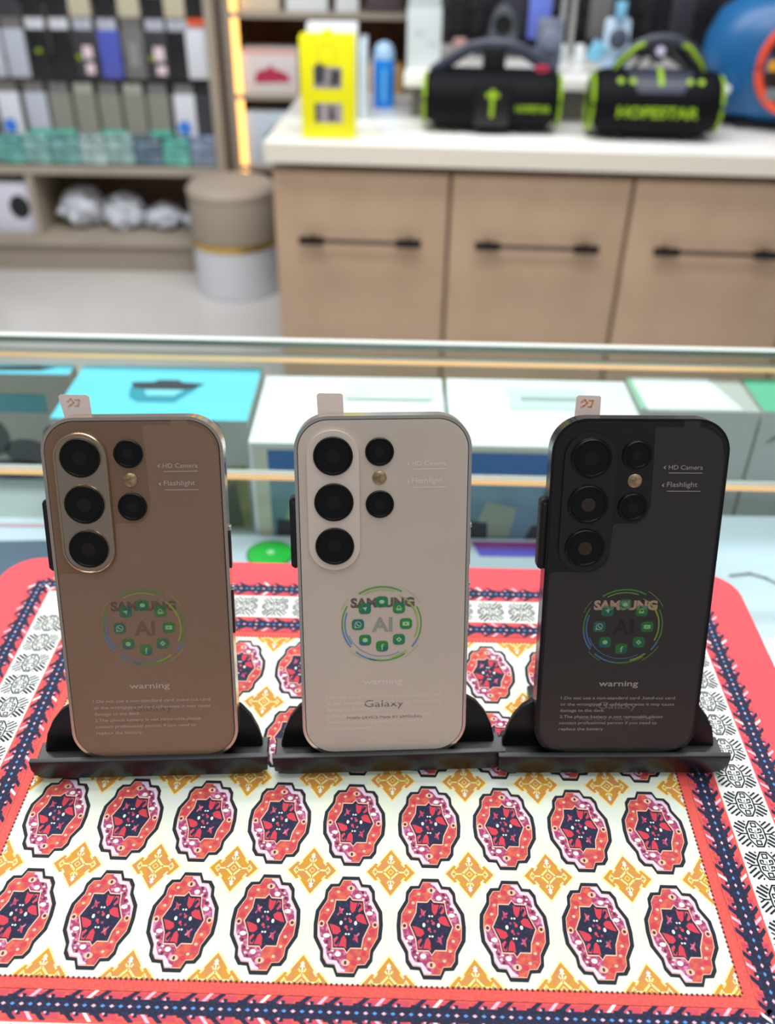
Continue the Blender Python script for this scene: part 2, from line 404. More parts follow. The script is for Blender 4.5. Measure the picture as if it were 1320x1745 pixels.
def fill_rect(d, i, k):
    x0, x1, y0, y1 = rect_d(d); z = lay(i, k); b.plate([(x0, y0), (x1, y0), (x1, y1), (x0, y1)], z)
fill_rect(.0350, WHITE, 1)
fill_rect(.0167, CORAL, 2)
fill_rect(.0, CREAM, 3)
def ring(d0, d1, i, k):
    a = rect_d(d0); c = rect_d(d1); z = lay(i, k)
    A = [(a[0], a[2]), (a[1], a[2]), (a[1], a[3]), (a[0], a[3])]; D = [(c[0], c[2]), (c[1], c[2]), (c[1], c[3]), (c[0], c[3])]
    for q in range(4): b.plate([A[q], A[(q+1) % 4], D[(q+1) % 4], D[q]], z)
def sides(d):
    """the four sides as (start, dir, length, outward, kv)"""
    x0, x1, y0, y1 = rect_d(d)
    return [((x0, y0), (1, 0), x1-x0, (0, -1)), ((x1, y0), (0, 1), y1-y0, (1, 0)), ((x1, y1), (-1, 0), x1-x0, (0, 1)), ((x0, y1), (0, -1), y1-y0, (-1, 0))]
for dc, hw in ((.0103, .0027), (.0414, .0028)):
    ring(dc-hw-.0022, dc+hw+.0022, ROSE, 4)
    ring(dc-hw, dc+hw, NAVY, 5)
    for (st, dr, L, ot) in sides(dc):
        kv = KV if ot[1] else 1
        per = .0097 if dr[0] else .0088
        n = int(L/per); per = L/n
        for q in range(n):
            s0 = (q+.5)*per
            for sg in (-1, 1):
                def P(a, o): return (st[0]+dr[0]*(s0+a)+ot[0]*o*sg*kv, st[1]+dr[1]*(s0+a)+ot[1]*o*sg*kv)
                sh = sg*(1 if dr[0] else 1)
                z = lay(CORAL, 6)
                b.plate([P(-.0030, hw+.0000), P(-.0002, hw), P(.0010*sh, hw+.0024), P(-.0026, hw+.0024)], z)
                z = lay(NAVY, 7)
                b.plate([P(-.0020, hw-.001), P(.0020, hw-.001), P(.0018, hw+.0006), P(.0040, hw+.0027), P(.0022, hw+.0029), P(-.0002, hw+.0008), P(-.0016, hw+.0008)], z)
                b.plate([P(.0030, hw-.001), P(.0044, hw-.001), P(.0048, hw+.0010), P(.0034, hw+.0012)], z)
                if q % 2 == 0:
                    z = lay(PINK if (q//2) % 3 else WHITE, 8); b.plate([P(-.0042, hw+.0000), P(-.0028, hw+.0000), P(-.0002, hw+.0030), P(-.0016, hw+.0030)], z)
                else:
                    z = lay(ROSE, 8); b.plate([P(-.0034, hw+.0006), P(-.0022, hw+.0006), P(-.0018, hw+.0022), P(-.0030, hw+.0020)], z)
                z = lay(PINK, 9); b.plate([P(.0026, hw-.0002), P(.0036, hw-.0002), P(.0034, hw+.0006), P(.0028, hw+.0006)], z)
        n = int(L/.0031); pp = L/n
        for q in range(n):
            s0 = (q+.5)*pp; z = lay(BLUE if q % 2 else PINK, 9)
            P2 = lambda a, o: (st[0]+dr[0]*(s0+a)+ot[0]*o, st[1]+dr[1]*(s0+a)+ot[1]*o)
            b.plate([P2(-.0009, 0), P2(0, -.0006), P2(.0009, 0), P2(0, .0006)], z)
            if (q//2) % 4 == 0 and q % 2:
                z = lay(BLUE, 6)
                
# thin lines of the red strip, dotted seam
ring(.0043, .0047, ORANGE, 10)
for (st, dr, L, ot) in sides(0.0):
    n = int(L/.00185); pp = L/n; z = lay(BROWN, 10)
    for q in range(n):
        s0 = (q+.5)*pp; P2 = lambda a, o: (st[0]+dr[0]*(s0+a)+ot[0]*o, st[1]+dr[1]*(s0+a)+ot[1]*o)
        b.plate([P2(-.00052, -.0001), P2(.0002, -.0004), P2(.00052, .0003), P2(-.0002, .0006)], z)
# black motifs in the white band
for (st, dr, L, ot) in sides(.0258):
    per = .01460 if dr[1] else .0165
    n = int((L-.012)/per); kv = KV if ot[1] else 1
    L0 = (L-n*per)/2
    for q in range(n):
        s0 = L0+(q+.5)*per; z = lay(INK, 4)
        sc = per/.0146
        def P(a, o): return (st[0]+dr[0]*(s0+a*sc)+ot[0]*o*kv, st[1]+dr[1]*(s0+a*sc)+ot[1]*o*kv)
        hexa = [P(.0060, -.0013), P(.0060, .0013), P(.0025, .0035), P(-.0025, .0035), P(-.0060, .0013), P(-.0060, -.0013), P(-.0025, -.0035), P(.0025, -.0035)]
        b.pline(hexa, .00066, z, True)
        for a in (.0042, -.0042):
            b.pline([P(a-.0009, -.0009), P(a-.0009, .0009), P(a+.0009, .0009), P(a+.0009, -.0009)], .00056, z, True)
        for a in (.0014, -.0014):
            for o in (-1, 1):
                b.pline([P(a-.0010, o*.0006), P(a-.0006, o*.0024), P(a+.0009, o*.0024), P(a+.0009, o*.0013), P(a, o*.0013)], .00056, z)
        b.pline([P(.002, 0), P(-.002, 0)], .0003, z)
        for o in (-1, 1):
            b.pline([P(0, o*.0037), P(0, o*.0060), P(.0012, o*.0078)], .00062, z)
            b.pline([P(0, o*.0060), P(-.0012, o*.0078)], .00062, z)
            for sg in (-1, 1):
                for j, (a0, o0, a1, o1) in enumerate(((.0010, .0048, .0036, .0082), (.0026, .0040, .0052, .0074), (.0040, .0032, .0060, .0058))):
                    b.stroke(P(sg*a0, o*o0), P(sg*a1, o*o1), .00078 if sg*o > 0 else .0010, z)
                b.stroke(P(sg*.0056, o*.0030), P(sg*.0062, o*.0036), .0006, z)
# medallions
OUT = [(.25, 1), (.36, .84), (.60, .83), (.73, .70), (.75, .53), (.97, .27), (1.0, -.0), (.97, -.27), (.75, -.53), (.73, -.70), (.60, -.83), (.36, -.84), (.25, -1)]
OUT = OUT+[(-x, -y) for x, y in OUT]
STAR = [(.0, .565), (.08, .49), (.40, .48), (.44, .27), (.61, .0), (.44, -.27), (.40, -.46), (.10, -.46), (0, -.55), (-.08, -.47), (-.40, -.47), (-.44, -.25), (-.61, .02), (-.43, .27), (-.40, .48), (-.10, .48)]
MW, MH = .0129, .0196
def medallion(cx, cy):
    T = lambda P, s=1, s2=None: [(cx+x*MW*s, cy+y*MH*(s2 or s)) for x, y in P]
    b.plate(T(OUT), lay(NAVY if 0 else INK, 5))
    b.plate(T(OUT, .885, .925), lay(PEACH, 6))
    b.plate(T(OUT, .865, .910), lay(ORANGE, 7))
    # purple quadrants, upper right and lower left, with a lilac rim left outside
    UR = [(0, .95), (.16, .90), (.30, .76), (.52, .70), (.62, .58), (.66, .44), (.84, .22), (.86, 0), (.0, 0)]
    for sg in (1, -1):
        b.plate(T([(x*sg, y*sg) for x, y in [(.02, .905), (.22, .905), (.31, .76), (.52, .75), (.63, .63), (.65, .48), (.84, .24), (.865, .02), (.0, 0)]]), lay(LILAC, 8))
        b.plate(T([(x*sg, y*sg) for x, y in [(.0, .88), (.12, .84), (.27, .70), (.47, .69), (.57, .57), (.60, .43), (.79, .22), (.84, 0), (.0, 0)]]), lay(PURPLE, 9))
        z = lay(WHITE, 10)
        for (x, y, r1, r2) in ((.24, .58, .09, .05), (.60, .23, .10, .045), (.60, .42, .05, .025), (.45, .60, .04, .022), (.70, .30, .04, .03), (.40, .52, .04, .02)):
            b.disc(cx+x*sg*MW, cy+y*sg*MH, r1*MW, z, 8, r2*MH)
        z = lay(BROWN, 10)
        for (x, y) in ((.50, .50), (.58, .35), (.38, .66)):
            b.disc(cx+x*sg*MW, cy+y*sg*MH, .045*MW, z, 6, .035*MH)
        z = lay(PEACH, 10)
        for (x, y) in ((-.62, .28), (-.35, .66), (-.52, .47)):
            b.disc(cx+x*sg*MW, cy+y*sg*MH, .05*MW, z, 8, .03*MH)
        z = lay(RED, 9)
        for (x, y, r) in ((-.70, .14, .10), (-.22, .74, .09), (-.48, .56, .08), (-.62, .38, .07)):
            b.disc(cx+x*sg*MW, cy+y*sg*MH, r*MW, z, 8, r*.6*MH)
        # eyes
        z = lay(PEACH, 11); b.disc(cx+.02*sg*MW, cy+.74*sg*MH, .125*MW, z, 10, .062*MH)
        z = lay(BROWN, 12); b.disc(cx+.02*sg*MW, cy+.74*sg*MH, .04*MW, z, 8, .04*MH)
        z = lay(PEACH, 11); b.disc(cx+.77*sg*MW, cy+.0*MH, .085*MW, z, 10, .07*MH)
        z = lay(BROWN, 12); b.disc(cx+.77*sg*MW, cy+.0*MH, .05*MW, z, 8, .035*MH)
    b.plate(T(STAR, 1.05, 1.045), lay(PEACH, 12))
    b.plate(T(STAR, .99, .99), lay(NAVY, 13))
    for sg in (1, -1):
        z = lay(RED, 14)
        b.plate(T([(x*sg, y*sg) for x, y in [(.02, .48), (.10, .44), (.24, .44), (.17, .27), (.10, .22), (.03, .30)]]), z)
        b.plate(T([(x*sg, y*sg) for x, y in [(.20, .15), (.30, .21), (.42, .20), (.55, .0), (.40, .02), (.24, .07)]]), z)
        z = lay(ROSE, 14)
        b.plate(T([(x*sg, y*sg) for x, y in [(.27, .44), (.37, .44), (.40, .30), (.30, .24), (.22, .30)]]), z)
        b.plate(T([(x*sg, y*sg) for x, y in [(-.30, .36), (-.20, .30), (-.18, .20), (-.28, .22)]]), z)
        z = lay(NAVY, 15); b.plate(T([(x*sg, y*sg) for x, y in [(.10, .18), (.16, .16), (.36, .38), (.30, .42)]]), z)
        z = lay(PURPLE, 15); b.plate(T([(x*sg, y*sg) for x, y in [(-.32, .16), (-.14, .30), (-.18, .32), (-.34, .20)]]), z)
        b.disc(cx+sg*.10*MW, cy-sg*.10*MH, .04*MW, z, 6, .03*MH)
        z = lay(WHITE, 16); b.disc(cx+sg*.21*MW, cy+.02*MH, .045*MW, z, 8, .045*MH)
        b.disc(cx+.03*MW, cy+sg*.20*MH, .035*MW, z, 6, .022*MH); b.disc(cx-.05*MW, cy+sg*.20*MH, .03*MW, z, 6, .022*MH)
        z = lay(ROSE, 15); b.disc(cx+sg*.06*MW, cy+sg*.06*MH, .05*MW, z, 6, .04*MH); b.disc(cx+sg*.02*MW, cy+sg*.11*MH, .03*MW, z, 6, .02*MH)
DIA = [(0, 1), (.22, .72), (.44, .44), (.46, .28), (.64, .38), (1, 0), (.64, -.38), (.46, -.28), (.44, -.44), (.22, -.72), (0, -1), (-.22, -.72), (-.44, -.44), (-.46, -.28), (-.64, -.38), (-1, 0), (-.64, .38), (-.46, .28), (-.44, .44), (-.22, .72)]
DW, DH = .0096, .0102
def clipd(P, z):
    P = clip(P, -FX, FX, FB, FT)
    if len(P) > 2: b.plate(P, z)
def diamond(cx, cy):
    def D(P, i, k, s=1): clipd([(cx+x*DW*s, cy+y*DH*s) for x, y in P], lay(i, k))
    D(DIA, YELLOW, 5, 1.06); D(DIA, GOLD, 6, .97)
    def L(pts, wd, i=YELLOW, k=7):
        for q in range(len(pts)-1):
            a, c = Vector(pts[q]), Vector(pts[q+1]); d = (c-a).normalized(); nn = Vector((-d.y, d.x))*wd*1.15
            D([(a-nn)[:], (c-nn)[:], (c+nn)[:], (a+nn)[:]], i, k)
    for sx_, sy_ in ((1, 1), (1, -1), (-1, 1), (-1, -1)):
        L([(0, .30*sy_), (.30*sx_, 0)], .035)
        L([(.42*sx_, .40*sy_), (.56*sx_, .22*sy_)], .03)
        L([(.74*sx_, 0), (.62*sx_, .16*sy_)], .028); L([(.62*sx_, .0), (.58*sx_, .1*sy_)], .02)
        L([(.06*sx_, .36*sy_), (.14*sx_, .48*sy_)], .03)
    L([(.30, 0), (.62, 0)], .03); L([(-.30, 0), (-.62, 0)], .03)
    for sg in (1, -1):
        D([(0, .76*sg), (.09, .66*sg), (.05, .62*sg), (.11, .52*sg), (.03, .54*sg), (.02, .34*sg), (-.02, .34*sg), (-.03, .54*sg), (-.11, .52*sg), (-.05, .62*sg), (-.09, .66*sg)], CREAM, 8)
    D([(0, .13), (.13, 0), (0, -.13), (-.13, 0)], YELLOW, 7); D([(0, .09), (.09, 0), (0, -.09), (-.09, 0)], GOLD, 8)
for i in range(-4, 5):
    for j in range(4): medallion(i*SX, j*SY)
for i in range(-5, 5):
    for j in range(-1, 4): diamond((i+.5)*SX, (j+.5)*SY)
b.build('printed_pattern', pm, mt, 0)

# ================================================================== PHONE STANDS + PHONES
PW, PHH, PT, ZB = .0696, .1471, .0076, .010
PHN = [(-.0966, .2503, .0513, .3295), (.0004, .2549, .0564, .3272), (.0992, .2559, .0211, .3178)]
def lean_mat(d):
    # phone plane in the stand's frame: x right, y up along the phone, z towards the viewer
    return Matrix(((1, 0, 0, 0), (0, math.sin(d), -math.cos(d), 0), (0, math.cos(d), math.sin(d), ZB), (0, 0, 0, 1)))
def make_stand():
    st = thing('phone_stand', '', 'phone stand')
    b = MB()
    HW = .0500
    # lip with rounded lower corners, tray floor, base
    lip = [(-HW, .0125), (-HW, .008), (-HW+.001, .005), (-HW+.003, .0028), (-HW+.006, .002), (HW-.006, .002), (HW-.003, .0028), (HW-.001, .005), (HW, .008), (HW, .0125)]
    Ml = Matrix(((1, 0, 0, 0), (0, 0, -1, 0), (0, 1, 0, 0), (0, 0, 0, 1)))
    b.prism(lip[::-1], .0008, .0034, .0006, 2, Ml)
    b.box(-.0495, .0495, -.0026, .0130, .0030, .0070, .0005, 1)
    b.box(-.0300, .0300, .0080, .0480, .0001, .0032, .001, 2)
    b.build('tray', m_black, st)
    b = MB(); M = lean_mat(.325)
    pts = [(.0470, -.0030), (.0468, .002), (.0452, .008), (.0425, .014), (.0385, .0190), (.033, .0225), (.026, .025), (.020, .029), (.017, .035), (.016, .080), (.013, .088), (.006, .091)]
    pts = pts+[(-x, y) for x, y in pts[::-1]]
    b.prism(pts, -.0112, -.0080, .0008, 2, M)
    b.build('back_plate', m_black, st)
    b = MB(); M2 = Matrix.Translation((0, .040, .030)) @ Matrix.Rotation(math.radians(-24), 4, 'X')
    b.box(-.014, .014, -.0015, .0015, -.029, .045, .001, 2, M2); b.build('support_leg', m_black, st)
    return st
stand = make_stand()
labs = ['black plastic phone stand under the brown phone', 'black plastic phone stand under the white phone', 'black plastic phone stand under the black phone']
stands = [stand]
for k in (1, 2): stands.append(dup(stand, (0, 0, 0), 0, ''))
for k, s in enumerate(stands):
    x, y, yw, d = PHN[k]; s.location = (x, y, Z0+.0006); s.rotation_euler = (0, 0, yw); s.location.x += (-.003, .002, 0)[k]; s['label'] = labs[k]; s['group'] = 'black phone stands on the mat'

m_lensb = mat('black_lens_housing', (5, 5, 6), .35, spec=.35)
m_lensg = mat('dark_lens_glass', (3, 3, 4), .08, spec=.4)
m_lensi = mat('inner_lens_grey', (34, 30, 30), .25, spec=.8)
m_clip = mat('matt_black_rubber', (16, 16, 17), .6)
m_flash = mat('brass_flash_lens', (198, 176, 132), .3, .6, col2=(150, 130, 96), scale=500)
m_txtw = mat('white_film_ink', (225, 222, 218), .6)
m_green = mat('green_icon_ink', (44, 150, 62), .5, col2=(38, 122, 120), scale=160, lo=.42, hi=.62)
m_icow = mat('pale_icon_ink', (196, 230, 190), .5)
def film_mat(name, a, col):
    return mat(name, col, .32, alpha=a, spec=.5)
m_ringg = mat('green_ring_ink', (88, 168, 78), .5); m_ringb = mat('blue_ring_ink', (92, 150, 206), .5); m_ringy = mat('lime_ring_ink', (170, 196, 84), .5)
W2 = PW/2
FILM = [(4.6, 143.4), (5.2, 130), (5.6, 113), (4.6, 108.5), (2, 105.6), (-.5, 105), (-7.6, 105), (-8.7, 104), (-9.3, 91), (-10.8, 87.6), (-13.5, 85.2), (-16, 84.5), (-31.5, 84.2), (-32.8, 82.6), (-32.8, 15), (-31.6, 8), (-27, 3.4), (-20, 1.8), (20, 1.8), (27, 3.4), (31.6, 8), (32.8, 15), (32.8, 132), (31.2, 138.5), (27.5, 142.4), (23, 144), (21.8, 144), (21.8, 146.6), (15.6, 146.6), (15.6, 144), (6, 144)]
FILM = [(x/1000, y/1000) for x, y in FILM]
def ico(b, x, y, r=.0021):
    b.plate(rrect(x-r*1.05, x+r*1.05, y-r, y+r, r*.62, 5), b.zz)
def make_phone(kind, k):
    S = {'brown': dict(fr=(218, 204, 188), side=(168, 170, 176), pan=(146, 116, 92), pan2=(138, 110, 88), isl=(190, 172, 156), im=.9, ir=.14, ring=(196, 170, 132), sam=(70, 56, 46), film=.17, fcol=(206, 178, 156), tx=.9, ai=(112, 92, 76)),
         'white': dict(fr=(226, 220, 212), side=(180, 182, 188), pan=(214, 202, 186), pan2=(208, 196, 182), isl=(226, 213, 200), im=0, ir=.3, ring=(30, 30, 30), sam=(104, 96, 88), film=.06, fcol=(222, 214, 208), tx=.5, ai=(160, 170, 158)),
         'black': dict(fr=(26, 27, 32), side=(40, 42, 48), pan=(18, 18, 20), pan2=(20, 20, 22), isl=(18, 18, 20), im=0, ir=.3, ring=(64, 60, 60), sam=(196, 160, 140), film=.09, fcol=(150, 140, 136), tx=.9, ai=(34, 32, 32))}[kind]
    x, y, yw, d = PHN[k]
    ph = thing('smartphone', S0[kind], 'phone', (x, y, ZB), yw, 'phones on stands seen from the back')
    c_, s_ = math.cos(yw), math.sin(yw)
    Mw = Matrix(((c_, -s_, 0, x), (s_, c_, 0, y), (0, 0, 1, Z0+.0006), (0, 0, 0, 1))) @ lean_mat(d)
    ph.matrix_world = Mw
    metal = 0.9 if kind != 'black' else .4
    m_fr = mat('frame_metal_'+kind, S['fr'], .2, metal)
    m_pan = mat('back_glass_'+kind, S['pan'], .33, .35 if kind == 'brown' else .0, col2=S['pan2'], scale=12, coat=.15 if kind != 'black' else .1)
    b = MB(); b.prism(rrect(-W2, W2, 0, PHH, .0135, 12), -PT, 0, .0011, 4, None, True)
    b.build('frame', m_fr, ph)
    g = .00125
    b = MB(); b.prism(rrect(-W2+g, W2-g, g, PHH-g, .0135-g, 12), -.0002, .00006); b.build('seam', mat('dark_seam', (38, 32, 28), .5), ph)
    g = .0016
    b = MB(); b.prism(rrect(-W2+g, W2-g, g, PHH-g, .0135-g, 12), -.0002, .00035, .0002, 2); b.build('back_panel', m_pan, ph)
    b = MB(); b.prism(rrect(-W2+.0016, W2-.0016, .0016, PHH-.0016, .012, 12), -PT-.0002, -PT+.0002); b.build('screen', mat('screen_glass', (8, 8, 10), .08), ph)
    # camera island
    ix = -.0197; zi = .0016
    iw = .0102
    b = MB(); b.prism(rrect(ix-iw, ix+iw, .0848, .1418, iw-.0001, 14), .0002, zi, .0006, 4)
    isl = b.build('camera_island', mat('island_'+kind, S['isl'], S['ir'], S['im'], coat=.3), ph)
    if kind == 'brown':
        b = MB(); P = rrect(ix-iw+.0005, ix+iw-.0005, .0853, .1413, iw-.0006, 14)
        b.tube([(p[0], p[1], zi) for p in P], .00042, 8, True); b.build('trim_ring', mat('champagne_trim', (214, 188, 150), .16, 1), isl)
    def lens(lx, ly, r, z0, par, name='lens', nm=0, lit=0):
        b = MB(); T = Matrix.Translation((lx, ly, 0))
        b.lathe([(r, z0-.0004), (r, z0+.0007), (r-.0003, z0+.0010), (r-.0008, z0+.0010), (r-.0011, z0+.0006), (r-.0016, z0+.0006), (0, z0+.0006)], 40, T)
        o = b.build(name, m_lensb, par)
        if nm:
            b = MB(); b.tube([(lx+(r+.00015)*math.cos(a*math.pi/24), ly+(r+.00015)*math.sin(a*math.pi/24), z0+.0002) for a in range(48)], .00024, 6, True)
            b.build('lens_ring', mat('lens_ring_'+kind, S['ring'], .2, 1), o)
        b = MB(); b.lathe([(r-.0019, z0+.0004), (r-.0019, z0+.00075), (r-.0030, z0+.00082), (0, z0+.00085)], 32, T); b.build('lens_glass', m_lensg, o)
        b = MB(); b.lathe([(r*.36, z0+.0006), (r*.36, z0+.00089), (r*.30, z0+.00092), (0, z0+.00092)], 24, T)
        b.build('inner_lens', mat('inner_lens_%s_%d' % (kind, lit), {'brown': (30, 22, 20), 'white': (16, 17, 17), 'black': (56, 44, 36)}[kind] if lit else (18, 18, 20), .25, spec=.4), o)
        return o
    for ly in (.1318, .1132, .0950): lens(ix+.0001, ly, .0077, zi, isl, 'lens', kind != 'white', ly < .12)
    lens(-.0015, .1330, .0056, .0004, ph, 'small_lens', kind == 'black'); lens(-.0015, .1118, .0056, .0004, ph, 'small_lens', kind == 'black')
    if kind == 'white':
        pass
    b = MB(); b.lathe([(.0028, .0002), (.0028, .0007), (.0025, .0009), (0, .0009)], 28, Matrix.Translation((-.0016, .1226, 0))); b.build('flash', m_flash, ph)
    # side buttons on the right, clip on the left
    for (y0, y1) in ((.0845, .1000), (.0560, .0745)):
        b = MB(); b.box(W2-.0002, W2+.0007, y0, y1, -.0052, -.0024, .0003, 2); b.i = 1
        b.box(W2-.0001, W2+.0011, y1+.0004, y1+.0024, -.0050, -.0026, .0004, 2)
        b.build('side_button', [mat('button_dark', (58, 54, 54), .35, .6) if kind != 'white' else m_fr, mat('button_tip', (226, 222, 220), .2, .8) if kind != 'black' else m_fr], ph)
    b = MB(); b.prism(rrect(-W2-.0026, -W2+.0008, .0845, .1140, .0013, 5), -.0078, -.0026, .0007, 3, None, True)
    b.prism(rrect(-W2-.0016, -W2+.0002, .0860, .1125, .0006, 3), -.0030, -.0018, .0004, 2)
    b.build('side_clip', m_clip, ph)
    if kind == 'brown':
        b = MB(); b.tube([(W2-.004, PHH-.0019, -.0038), (W2-.001, PHH-.0050, -.0038)], .0001, 6)
        b.M = Matrix()
        b.box(W2-.0004, W2+.00012, PHH-.024, PHH-.019, -.0046, -.0030, .0002, 1)
        b.build('sim_tray', mat('sim_seam', (90, 92, 98), .4, .8), ph)
    # pull tab of the screen film
    b = MB(); sl = {'brown': .0022, 'white': .0003, 'black': -.0004}[kind]
    tx = -.0205 if kind != 'brown' else -.0215
    zt = -PT-.0004
    tb = [(tx-.0048, PHH-.004), (tx+.0054, PHH-.004), (tx+.0052-sl*.2, PHH+.0068), (tx+.0046-sl*.4, PHH+.0075), (tx-.0040-sl, PHH+.0077), (tx-.0048-sl, PHH+.0070)]
    b.prism(tb, zt, zt+.0002)
    tab = b.build('film_tab', mat('peach_film_tab', (255, 232, 220), .3, alpha=.80), ph)
    if kind != 'white':
        b = MB(); z = zt+.0003; cx_, cy_ = tx-.0002-sl*.5, PHH+.0044
        b.pline([(cx_-.0024, cy_+.0006), (cx_-.0010, cy_+.0016), (cx_, cy_+.0002), (cx_-.0012, cy_-.0008), (cx_-.0022, cy_-.0014)], .0007, z)
        b.pline([(cx_+.0006, cy_+.0012), (cx_+.0022, cy_+.0012), (cx_+.0016, cy_-.0012), (cx_+.0004, cy_-.0012)], .0007, z)
        b.build('tab_mark', mat('orange_ink', (240, 160, 120), .5) if kind == 'black' else mat('faint_ink', (226, 186, 164), .5), tab)
    # brand text printed on the panel
    b = MB(); b.text('SAMSUNG', -.0006, .0680, .0262, .00042, height=.0040, align='C', thick=.05); b.build('brand_lettering', mat('brand_ink_'+kind, S['sam'], .4, .3), ph)
    b = MB(); b.text('Galaxy', -.0002, .0225, .0166, .00042, height=.0034, align='C')
    b.text('Mobile DEVICE Made BY SAMSUNG', 0, .0170, .0320, .00042, height=.0015, align='C'); b.build('model_lettering', mat('model_ink_'+kind, {'brown': (98, 80, 66), 'white': (120, 112, 104), 'black': (112, 106, 104)}[kind], .5), ph)
    # protective film with its own print
    b = MB(); b.plate(FILM, .00052); film = b.build('protective_film', film_mat('film_'+kind, S['film'], S['fcol']), ph, 0)
    z = .00058
    b = MB()
    b.text('HD Camera', .0113, .1272, .0134, z, height=.0019); b.text('Flashlight', .0113, .1202, .0120, z, height=.0021)
    b.stroke((.0115, .1258), (.0247, .1258), .00028, z); b.stroke((.0115, .1184), (.0247, .1184), .00028, z)
    for yy in (.1280, .1208): b.plate([(.0092, yy), (.0102, yy+.0009), (.0099, yy), (.0102, yy-.0009)], z)
    m_fi = mat('film_ink_'+kind, {'brown': (206, 192, 182), 'white': (250, 242, 232), 'black': (178, 172, 168)}[kind], .6, alpha={'brown': .8, 'white': .72, 'black': .85}[kind])
    b.build('camera_caption', m_fi, film, 0); b = MB()
    b.text('warning', -.0007, .0332, .0166, z, height=.0027, align='C', thick=.01)
    for q, (tx_, wd) in enumerate((('1.Do not use a non-standard card ,hand-cut card', .0484), ('or the wrongtype of card,otherwise it may cause', .0484), ('damage to the deck.', .0190), ('2.The phone battery is not removable,please', .0440), ('contact professional person if you need to', .0418), ('replace the battery', .0190))):
        b.text(tx_, -.0245, .0270-q*.00295, wd, z, height=.00145)
    b.build('warning_text', m_fi, film, 0)
    cx_, cy_ = -.0009, .0604
    al = {'brown': .55, 'white': .85, 'black': .5}[kind]
    def am(n, c, c2=None): return mat(n+'_'+kind, c, .5, alpha=al, col2=c2, scale=160, lo=.42, hi=.62)
    b = MB(); R0 = .0164
    b.i = 0; b.arc(cx_, cy_, R0, 60, 125, .0007, z); b.arc(cx_, cy_, R0, -55, -110, .0007, z); b.arc(cx_, cy_, R0, 150, 190, .0006, z); b.arc(cx_, cy_, R0*.985, -25, 28, .0006, z)
    b.i = 1; b.arc(cx_, cy_, R0, 190, 218, .0007, z); b.arc(cx_, cy_, R0, 228, 262, .0007, z); b.arc(cx_, cy_, R0*.93, 160, 215, .0006, z); b.arc(cx_, cy_, R0*.985, -40, -25, .0007, z); b.arc(cx_, cy_, R0*.88, 200, 300, .0003, z)
    b.i = 2; b.arc(cx_, cy_, R0*.90, -25, 50, .0006, z); b.arc(cx_, cy_, R0*.92, 70, 120, .0004, z); b.arc(cx_, cy_, R0*.96, -75, -50, .0006, z)
    b.arc(cx_, cy_, R0*.88, 20, 60, .0003, z); b.arc(cx_, cy_, R0*1.09, 140, 160, .0002, z); b.arc(cx_, cy_, R0*1.1, 30, 60, .0002, z); b.arc(cx_, cy_, R0*1.08, 300, 330, .0002, z); b.arc(cx_, cy_, R0*1.07, 220, 240, .0002, z)
    b.build('ring_print', [am('ring_green', (88, 168, 78)), am('ring_blue', (92, 150, 206)), am('ring_lime', (170, 196, 84))], film, 0)
    b = MB(); b.zz = z+.00003; b.i = 0
    for a in range(8):
        t = math.radians(a*45); ico(b, cx_+.0099*math.cos(t), cy_+.0099*math.sin(t), .0024)
    b.i = 1; zz = z+.00006
    pos = [(cx_+.0099*math.cos(math.radians(a*45)), cy_+.0099*math.sin(math.radians(a*45))) for a in range(8)]
    px, py = pos[0]; b.plate(rrect(px-.0014, px+.0014, py-.0009, py+.0009, .0004, 3), zz); b.i = 0; b.plate([(px-.0004, py-.0005), (px+.0005, py), (px-.0004, py+.0005)], zz+.00002); b.i = 1
    px, py = pos[1]; b.arc(px, py+.0003, .0007, 0, 360, .0003, zz, 12); b.stroke((px-.0013, py-.0003), (px+.0013, py-.0003), .0003, zz); b.stroke((px-.0011, py-.0008), (px+.0011, py-.0008), .0004, zz)
    px, py = pos[2]; b.disc(px, py, .0011, zz, 14, .0009)
    px, py = pos[3]; b.plate([(px-.0011, py+.0004), (px+.0009, py+.0008), (px+.0003, py-.0011), (px-.0002, py-.0002)], zz)
    px, py = pos[4]; b.arc(px, py, .0013, 0, 360, .0003, zz, 16); b.plate([(px-.0014, py-.0016), (px-.0014, py-.0006), (px-.0006, py-.0012)], zz); b.pline([(px-.0005, py+.0006), (px-.0003, py-.0001), (px+.0006, py-.0005)], .0004, zz)
    px, py = pos[5]; b.disc(px, py, .0011, zz, 14, .0010)
    px, py = pos[6]; b.pline([(px, py-.0015), (px, py+.0006), (px+.0006, py+.0010)], .00045, zz); b.stroke((px-.0005, py), (px+.0006, py), .0004, zz)
    px, py = pos[7]; b.plate([(px, py+.0012), (px+.0012, py), (px, py-.0012), (px-.0012, py)], zz); b.i = 0; b.disc(px, py, .0004, zz+.00002, 10); b.i = 1
    b.build('app_icons', [am('icon_green', (40, 150, 56), (34, 118, 128)), am('icon_pale', (190, 232, 176))], film, 0)
    b = MB(); b.text('AI', cx_, cy_-.0032, .0086, z, height=.0064, align='C', thick=.03)
    b.build('centre_lettering', mat('ai_ink_'+kind, S['ai'], .5, alpha=.7 if kind == 'white' else .3), film, 0)
    return ph
S0 = {'brown': 'titanium brown smartphone, leftmost of three, leaning on a black stand', 'white': 'white smartphone with raised white camera island, in the middle', 'black': 'black smartphone with dark camera rings, on the right stand'}
for k, kd in enumerate(('brown', 'white', 'black')): make_phone(kd, k)

